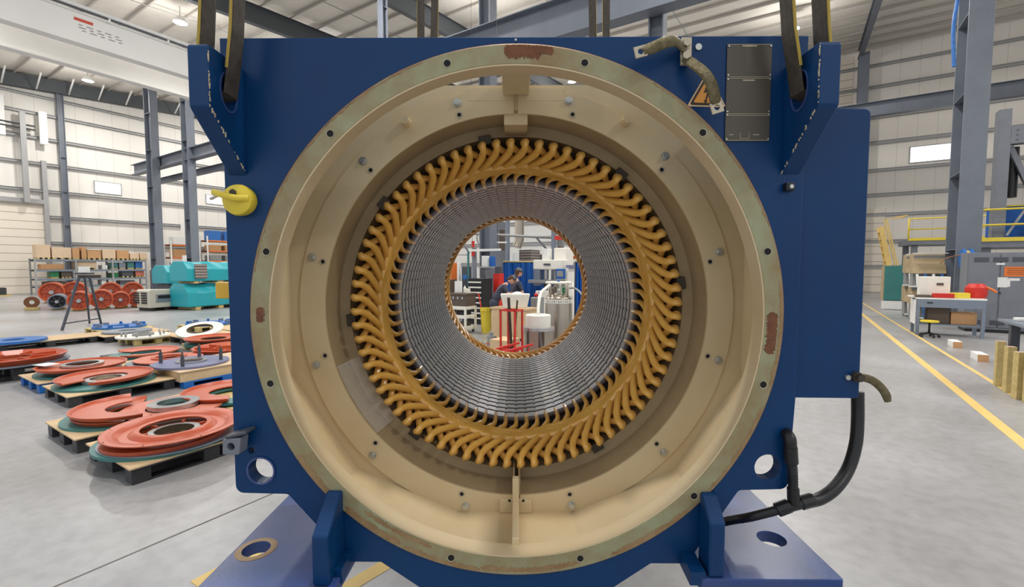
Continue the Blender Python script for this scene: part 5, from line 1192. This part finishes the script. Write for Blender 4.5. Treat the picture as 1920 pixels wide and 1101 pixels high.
for i, (x, y, h_, mt) in enumerate(((-.12, -.08, .13, 'brass_plate'), (0, -.1, .1, 'zinc'), (.1, -.06, .14, 'green'), (.04, .05, .2, 'zinc'), (-.06, .06, .16, 'brass_plate'))): b = MB(); b.cyl((x, y, zt), (x, y, zt+h_), .025, n=10); b.ball((x, y, zt+h_), .032, 10); b.build('valve', mt, t)
b = MB(); b.cyl((0, 0, zr), (0, 0, zr+.07), .02, n=10); b.build('blue_cap', 'blue_mid', t)
b = MB(); b.lathe([(0, 0), (rr, 0), (rr, .05), (0, .05)], n=32, closed=False); b.build('base_ring', 'black', t)
b = MB(); b.tube([(rr+.02, -.02, .1), (rr+.02, -.02, zr)], .018, 8); b.build('guard_rail', 'off_white', t)
b = MB(); b.tube(smooth_path([at(1068, 540, 9.3), at(1078, 541, 9.2), at(1088, 549, 9.1), at(1096, 562, 9.0)], 6), .02, 8); solo('steel_hose', b, 'mesh_grey', 'braided steel hose curving right from the dewar', 'hose')
# blue welding curtains
def curtain(px0, px1, py0, Y, label, ang_=0.0):
    a, c = at(px0, py0, Y), at(px1, py0, Y); n_ = 40; W_ = c.x-a.x; t = thing('welding_curtain', label, 'curtain', (a.x, Y, 0), ang_)
    b = MB(); f = lambda i: (W_*i/n_, .05*math.sin(i*.9)+.02*math.sin(i*2.3)); vs = []
    for z in (.12, a.z*.5, a.z-.03): vs += [(f(i)[0], f(i)[1], z) for i in range(n_+1)]
    vs += [(x, y+.006, z) for x, y, z in vs]; m = n_+1; fs = []
    for o in (0, 3*m):
        for r_ in (0, 1): fs += [(o+r_*m+i, o+r_*m+i+1, o+(r_+1)*m+i+1, o+(r_+1)*m+i) for i in range(n_)]
    fs += [(2*m+i, 2*m+i+1, 5*m+i+1, 5*m+i) for i in range(n_)]
    b.add(vs, fs, True); b.build('cloth', 'tarp_blue', t)
    b = MB(); b.tube([(0, 0, a.z), (W_, 0, a.z)], .03, 8); b.build('rail', 'timber', t)
    for x in (0, W_): b = MB(); b.tube([(x, .05, 0), (x, .05, a.z)], .025, 8); b.build('post', 'grey_dark', t)
curtain(943, 1019, 491, 17.5, 'blue welding curtain behind the two people'); curtain(1079, 1112, 490, 14.5, 'blue welding curtain at the right edge of the bore view')
# white milling machine
p0 = at(1045, 500, 16.4); t = thing('milling_machine', 'white milling machine with a small control screen', 'milling machine', (p0.x, 16.4, 0), RZ)
Z = lambda y: at(1045, y, 16.4).z
b = MB(); b.box((.1, .3, Z(465)/2), (.5, .6, Z(465))); b.build('column', 'off_white', t, bev=.03)
b = MB(); b.box((-.2, -.1, (Z(490)+Z(503))/2), (1.15, .6, Z(490)-Z(503)+.1)); b.build('head', 'off_white', t, bev=.03); b = MB(); b.box((-.2, -.42, (Z(496))), (.26, .03, .06)); b.build('name_bar', 'grey_dark', t)
b = MB(); b.box((-.42, 0, Z(478)), (.26, .3, Z(466)-Z(490))); b.build('motor_cover', 'white', t, bev=.02)
b = MB(); b.cyl((-.35, -.2, Z(505)), (-.35, -.2, Z(524)), .1, n=20); b.build('spindle', 'machined', t)
b = MB(); b.box((-.3, -.25, Z(528)), (1.3, .4, .12)); b.build('work_table', 'mesh_grey', t, bev=.01); b = MB(); b.box((-.3, -.1, .5), (.7, .7, 1.0)); b.build('base', 'off_white', t, bev=.03)
b = MB(); b.box((.38, -.5, Z(513)), (.34, .08, .34)); cs = b.build('control_panel', 'tarp_blue', t, bev=.01); b = MB(); b.box((.38, -.545, Z(513)), (.24, .01, .2)); b.build('screen', 'mesh_grey', cs)
b = MB(); b.box((-.62, -.3, Z(520)), (.26, .2, .6)); b.build('guard', 'grey_blue', t)
bbox(1058, 1080, 503, 560, 16.0, .6, 'off_white', 'machine_enclosure', 'white machine enclosure right of the milling machine', 'machine', True)
bbox(1060, 1082, 497, 503, 16.0, .5, 'purple_grey', 'swivel_arm', 'grey rounded arm over the white enclosure', 'arm')
# overhead box, duct, fan, beams
t, W_, H_ = grp(973, 1013, 469, 491, 20.5, .8, 'control_box', 'long grey ribbed box up beside the duct', 'box')
b = MB(); b.box((0, 0, H_/2), (W_, .8, H_)); b.build('body', 'grille', t, bev=.02); b = MB(); b.box((0, 0, -t.location.z/2), (.12, .12, t.location.z)); b.build('post', 'grey_steel', t)
c = at(974, 430, 22); t = thing('duct_pipe', 'round galvanised duct coming down through the workshop', 'duct', (c.x, 22, 0))
zt, zb = at(974, 380, 22).z+2, at(974, 450, 22).z
b = MB(); b.tube([(0, 0, zt), (0, 0, zb), (-.12, -.05, zb-.35)], .22, 20); b.build('pipe', 'stainless', t)
for z in (zb+.1, zb+.9, zb+1.7): b = MB(); b.lathe([(.21, z), (.235, z), (.235, z+.05), (.21, z+.05)], n=24); b.build('seam_ring', 'zinc', t)
c = at(914, 446, 21); t = thing('cage_fan', 'large round cage fan beside the grey column', 'fan', (c.x, 21, c.z))
b = MB(); b.lathe([(.46, -.12), (.50, -.12), (.50, .12), (.46, .12)], (0, 0, 0), 'Y', 32); b.build('hoop', 'mesh_grey', t)
for r_ in (.15, .26, .37): b = MB(); b.tube([(r_*math.cos(2*math.pi*i/28), -.12, r_*math.sin(2*math.pi*i/28)) for i in range(28)], .008, 5, closed=True); b.build('cage_ring', 'mesh_grey', t)
for i in range(4): b = MB(); b.box((.22*math.cos(R(90*i+30)), 0, .22*math.sin(R(90*i+30))), (.34, .03, .2), m=Matrix.Rotation(-R(90*i+30), 3, 'Y') @ Matrix.Rotation(R(25), 3, 'X')); b.build('blade', 'brown', t)
b = MB(); b.cyl((0, -.1, 0), (0, .16, 0), .1, n=16); b.build('motor', 'brown', t); b = MB(); b.box((0, .2, -c.z/2), (.08, .08, c.z)); b.build('post', 'grey_steel', t)
bbox(925, 948, 416, 520, 19.6, .4, 'grey_steel', 'ventilation_panel', 'tall grey panel between the fan and the post', 'panel', True)
bbox(936, 947, 431, 470, 19.1, .1, 'brown', 'dark_panel', 'dark brown panel beside the grey panel', 'panel')
bbox(948, 956, 400, 520, 18.2, .16, 'grey_blue', 'workshop_post', 'thin pale blue post left of the duct', 'post', True)
for i, (q0, q1, Y0, Y1, r_, mt, lab) in enumerate((((862, 437), (1040, 446), 17, 18, .05, 'girt', 'long grey rail crossing the bore view under the fan'), ((905, 455), (950, 455), 17, 17, .03, 'white', 'short white tube above the work bench'),
      ((862, 446), (880, 475), 16, 16, .03, 'grey_steel', 'diagonal grey brace at the left of the bore view'), ((1000, 444), (1038, 444), 18, 18, .04, 'grey_steel', 'dark grey jib arm right of the duct'), ((1006, 446), (1030, 473), 18, 18, .04, 'grey_steel', 'diagonal strut of the jib arm'), ((850, 478), (880, 478), 16, 16, .02, 'girt', 'thin grey rail at the left above the orange cabinet'))):
    b = MB(); b.tube([at(*q0, Y0), at(*q1, Y1)], r_, 8); solo('overhead_tube', b, mt, lab, 'tube')
t, W_, H_ = grp(877, 940, 467, 471, 14.6, .06, 'tube_lamp', 'long white tube lamp hanging over the work bench', 'lamp')
b = MB(); b.box((0, 0, H_/2), (W_, .06, H_)); b.build('tube', 'white', t)
for s in (-1, 1): b = MB(); b.cyl((s*W_*.4, 0, H_), (s*W_*.4, 0, 12.2), .006, n=6); b.build('hanging_wire', 'grey_dark', t)
for k, (y0, y1) in enumerate(((452, 464), (470, 481))): bbox(884, 890, y0, y1, 15.0, .06, 'red', 'red_bracket', ('upper', 'lower')[k]+' red bracket on the bench post', 'bracket')
bbox(885, 894, 464.5, 522, 15.1, .08, 'grey_steel', 'bench_post', 'grey bench post below the red brackets', 'post')
for (a_, lab, mt, nm, ct, Y, d, g_) in (((833, 857, 493, 524), 'orange cabinet at the left edge of the bore view', 'orange', 'orange_cabinet', 'cabinet', 16, .3, True), ((857, 864, 493, 535), 'white post beside the orange cabinet', 'white', 'white_post', 'post', 15.8, .1, True),
    ((866, 884, 500, 521), 'dark rack of parts left of the bench post', 'grey_dark', 'parts_rack', 'rack', 15.6, .3, True), ((876, 880, 470, 521), 'thin dark green post', 'teal', 'green_post', 'post', 15.2, .05, True),
    ((903, 918, 480, 500), 'white jug on the high shelf beside the blue bag', 'white', 'white_jug', 'jug', 15.8, .2, False), ((918, 929, 481, 500), 'blue bag next to the white jug', 'tarp_blue', 'blue_bag', 'bag', 15.8, .2, False),
    ((898, 932, 500, 503), 'narrow shelf holding the white jug and the blue bag', 'girt', 'wall_shelf', 'shelf', 15.8, .3, False), ((928, 944, 500, 514), 'small dark monitor near the blue curtain', 'grey_dark', 'small_monitor', 'monitor', 15.4, .12, False),
    ((925, 945, 513, 529), 'orange red box under the small monitor', 'red', 'red_box', 'box', 15.3, .3, True), ((868, 880, 516, 524), 'pale blue bin on the bench', 'blue_mid', 'blue_bin', 'bin', 15.3, .15, False),
    ((903, 920, 506, 512), 'pale tray on the rear shelf', 'machined', 'metal_tray', 'tray', 15.9, .25, True), ((954, 972, 474, 490), 'white carton behind the top of the blue curtain', 'white', 'white_carton', 'box', 18.6, .3, True),
    ((1012, 1028, 477, 490), 'brass coloured fitting beside the milling machine', 'brass_plate', 'brass_fitting', 'fitting', 18.0, .2, True), ((1033, 1044, 431, 466), 'grey upright housing at the upper right of the bore view', 'grey_blue', 'grey_housing', 'housing', 17.6, .25, True),
    ((1045, 1057, 462, 478), 'brown box above the milling machine', 'brown', 'brown_box', 'box', 17.2, .25, True), ((1040, 1056, 442, 450), 'orange red beam at the upper right of the bore view', 'red', 'orange_beam', 'beam', 16.8, .1, False),
    ((1059, 1085, 480, 486), 'long orange beam above the white enclosure', 'orange', 'orange_beam', 'beam', 17.7, .1, False), ((1044, 1058, 450, 480), 'grey cabinet behind the brown box', 'mesh_grey', 'grey_cabinet', 'cabinet', 18.2, .2, True)):
    bbox(*a_, Y, d, mt, nm, lab, ct, g_)
# ------------------------------------------------------------------ people
def skin_mesh(name, verts, edges, radii, mt, parent, root=0, sub=2):
    me = bpy.data.meshes.new(name); me.from_pydata([tuple(v) for v in verts], edges, []); ob = bpy.data.objects.new(name, me); COL.objects.link(ob)
    s_ = ob.modifiers.new('skin', 'SKIN'); s_.use_smooth_shade = True
    for i, sv in enumerate(me.skin_vertices[0].data):
        r_ = radii[i]; sv.radius = (r_, r_) if not isinstance(r_, tuple) else r_; sv.use_root = (i == root)
    ob.modifiers.new('sub', 'SUBSURF').levels = sub; ob.modifiers['sub'].render_levels = sub
    me.materials.append(M[mt]); ob.parent = parent; return ob
def chain(b_verts, b_edges, b_rad, pts, rad, start=None):
    prev = start
    for p, r_ in zip(pts, rad):
        b_verts.append(Vector(p)); b_rad.append(r_); k = len(b_verts)-1
        if prev is not None: b_edges.append((prev, k))
        prev = k
    return prev
def person(loc, rz, label, lean, head_pitch, hands, cap=True, hairlen=.0, shirt='navy', glove=True, hgt=1.0):
    """local +y is where the person faces; joints in metres"""
    t = thing('person', label, 'person', loc, rz)
    hip = Vector((0, 0, .95*hgt)); ch = hip+Vector((0, math.sin(lean)*.42, math.cos(lean)*.42)); nk = ch+Vector((0, math.sin(lean)*.12, math.cos(lean)*.12)); hd = nk+Vector((0, math.sin(lean+head_pitch)*.16, math.cos(lean+head_pitch)*.16))
    V_, E_, R_ = [], [], []
    chain(V_, E_, R_, [hip, hip.lerp(ch, .5), ch, nk, nk.lerp(hd, .4)], [(.08, .06), (.09, .07), (.12, .085), .058, .052])
    for s in (-1, 1):
        sh_ = ch+Vector((s*.18, 0, .03)); el = sh_.lerp(Vector(hands[0 if s < 0 else 1]), .5)+Vector((s*.08, -.04, -.10)); hn = Vector(hands[0 if s < 0 else 1])
        chain(V_, E_, R_, [sh_, sh_.lerp(el, .5), el, el.lerp(hn, .6), hn], [.062, .05, .042, .036, .028], 2)
        chain(V_, E_, R_, [hip+Vector((s*.09, 0, -.06)), Vector((s*.1, .03, .5)), Vector((s*.11, -.02, .12)), Vector((s*.11, .02, .05)), Vector((s*.12, .16, .035))], [.075, .055, .042, .045, .035], 0)
    body = skin_mesh('body', V_, E_, R_, 'skin', t)
    # head with face
    hm = MB(); hm.ball((0, 0, 0), .105, 20, (.76, .95, 1.15)); hm.ball((0, .075, -.055), .045, 12, (.85, .8, .8)); hm.ball((0, .108, -.012), .018, 10, (.8, 1, 1.3))
    for s in (-1, 1): hm.ball((s*.08, -.005, -.01), .024, 10, (.4, .8, 1.2))
    q = Euler((-(lean+head_pitch), 0, 0)).to_matrix().to_4x4(); mt_ = Matrix.Translation(hd+Vector((0, .02, .05))) @ q
    def put(mb, nm, m): mb.v = [mt_ @ v for v in mb.v]; return mb.build(nm, m, t)
    h_ = put(hm, 'head', 'skin')
    for s in (-1, 1): e = MB(); e.ball((s*.033, .089, .015), .011, 8); put(e, 'eye', 'black')
    e = MB(); e.box((0, .112, -.055), (.04, .01, .008)); put(e, 'mouth', 'red_primer')
    hr_ = MB(); hr_.ball((0, -.018, .018), .108, 20, (.80, .92, 1.12)); hr_.ball((0, -.06, -.05-hairlen/2), .07, 12, (1, .7, 1+hairlen*6)); put(hr_, 'hair', 'hair')
    if cap:
        c_ = MB(); c_.lathe([(.0, .142), (.06, .130), (.09, .10), (.102, .045), (.102, .035), (.0, .06)], (0, -.005, 0), n=24, closed=False); c_.prism([(-.07, .07, .04), (.07, .07, .04), (.055, .165, .035), (-.055, .165, .035)], (0, 0, 0), (0, 0, .008)); put(c_, 'cap', 'grey_dark')
    # shirt and trousers
    V_, E_, R_ = [], [], []
    chain(V_, E_, R_, [hip+Vector((0, 0, -.05)), hip.lerp(ch, .5), ch, ch.lerp(nk, .55)], [(.175, .135), (.165, .125), (.175, .13), (.085, .08)])
    for s in (-1, 1):
        sh_ = ch+Vector((s*.18, 0, .03)); el = sh_.lerp(Vector(hands[0 if s < 0 else 1]), .5)+Vector((s*.08, -.04, -.10)); chain(V_, E_, R_, [sh_, sh_.lerp(el, .45), sh_.lerp(el, .8)], [.078, .070, .064], 2)
    skin_mesh('shirt', V_, E_, R_, shirt, t)
    V_, E_, R_ = [], [], []
    chain(V_, E_, R_, [hip+Vector((0, 0, .07)), hip+Vector((0, 0, -.08))], [(.185, .15), (.18, .145)])
    for s in (-1, 1): chain(V_, E_, R_, [hip+Vector((s*.09, 0, -.18)), Vector((s*.1, .03, .5)), Vector((s*.11, -.02, .10))], [.105, .08, .065], 1)
    skin_mesh('trousers', V_, E_, R_, 'jeans', t, sub=1)
    for s in (-1, 1):
        b = MB(); b.ball((s*.12, .06, .045), .06, 12, (.8, 2.1, .75)); b.build('shoe', 'black', t)
        hn = Vector(hands[0 if s < 0 else 1]); V_, E_, R_ = [], [], []
        d = Vector((-s*.15, 1, -.35)).normalized(); sd_ = Vector((1, 0, 0))
        k0 = chain(V_, E_, R_, [hn, hn+d*.05], [.030, .036])
        for j, ln in enumerate((.055, .065, .062, .048)):
            o = sd_*((j-1.5)*.021); chain(V_, E_, R_, [hn+d*.085+o, hn+d*(.085+ln*.5)+o*1.1+Vector((0, 0, -.012)), hn+d*(.085+ln*.8)+o*1.1+Vector((0, 0, -.04))], [.011, .010, .008], k0)
        chain(V_, E_, R_, [hn+d*.05+sd_*(-s*.035), hn+d*.08+sd_*(-s*.055)+Vector((0, 0, -.015))], [.012, .010], k0)
        skin_mesh('glove' if glove else 'hand', V_, E_, R_, 'glove' if glove else 'skin', t, sub=1)
    return t
pa = at(936, 560, 12.35)
person((pa.x-.14, 12.35, 0), R(-78), 'person in a dark cap and navy T-shirt bending over the white tub with black gloves', R(38), R(22), [(-.12, .58, 1.12), (.16, .52, 1.10)])
pb = at(966, 520, 12.75)
person((pb.x-.02, 12.8, 0), R(-62), 'person in a dark cap with long brown hair, standing behind the tub and looking down', R(6), R(14), [(-.15, .3, 1.0), (.17, .28, 1.02)], hairlen=.08)
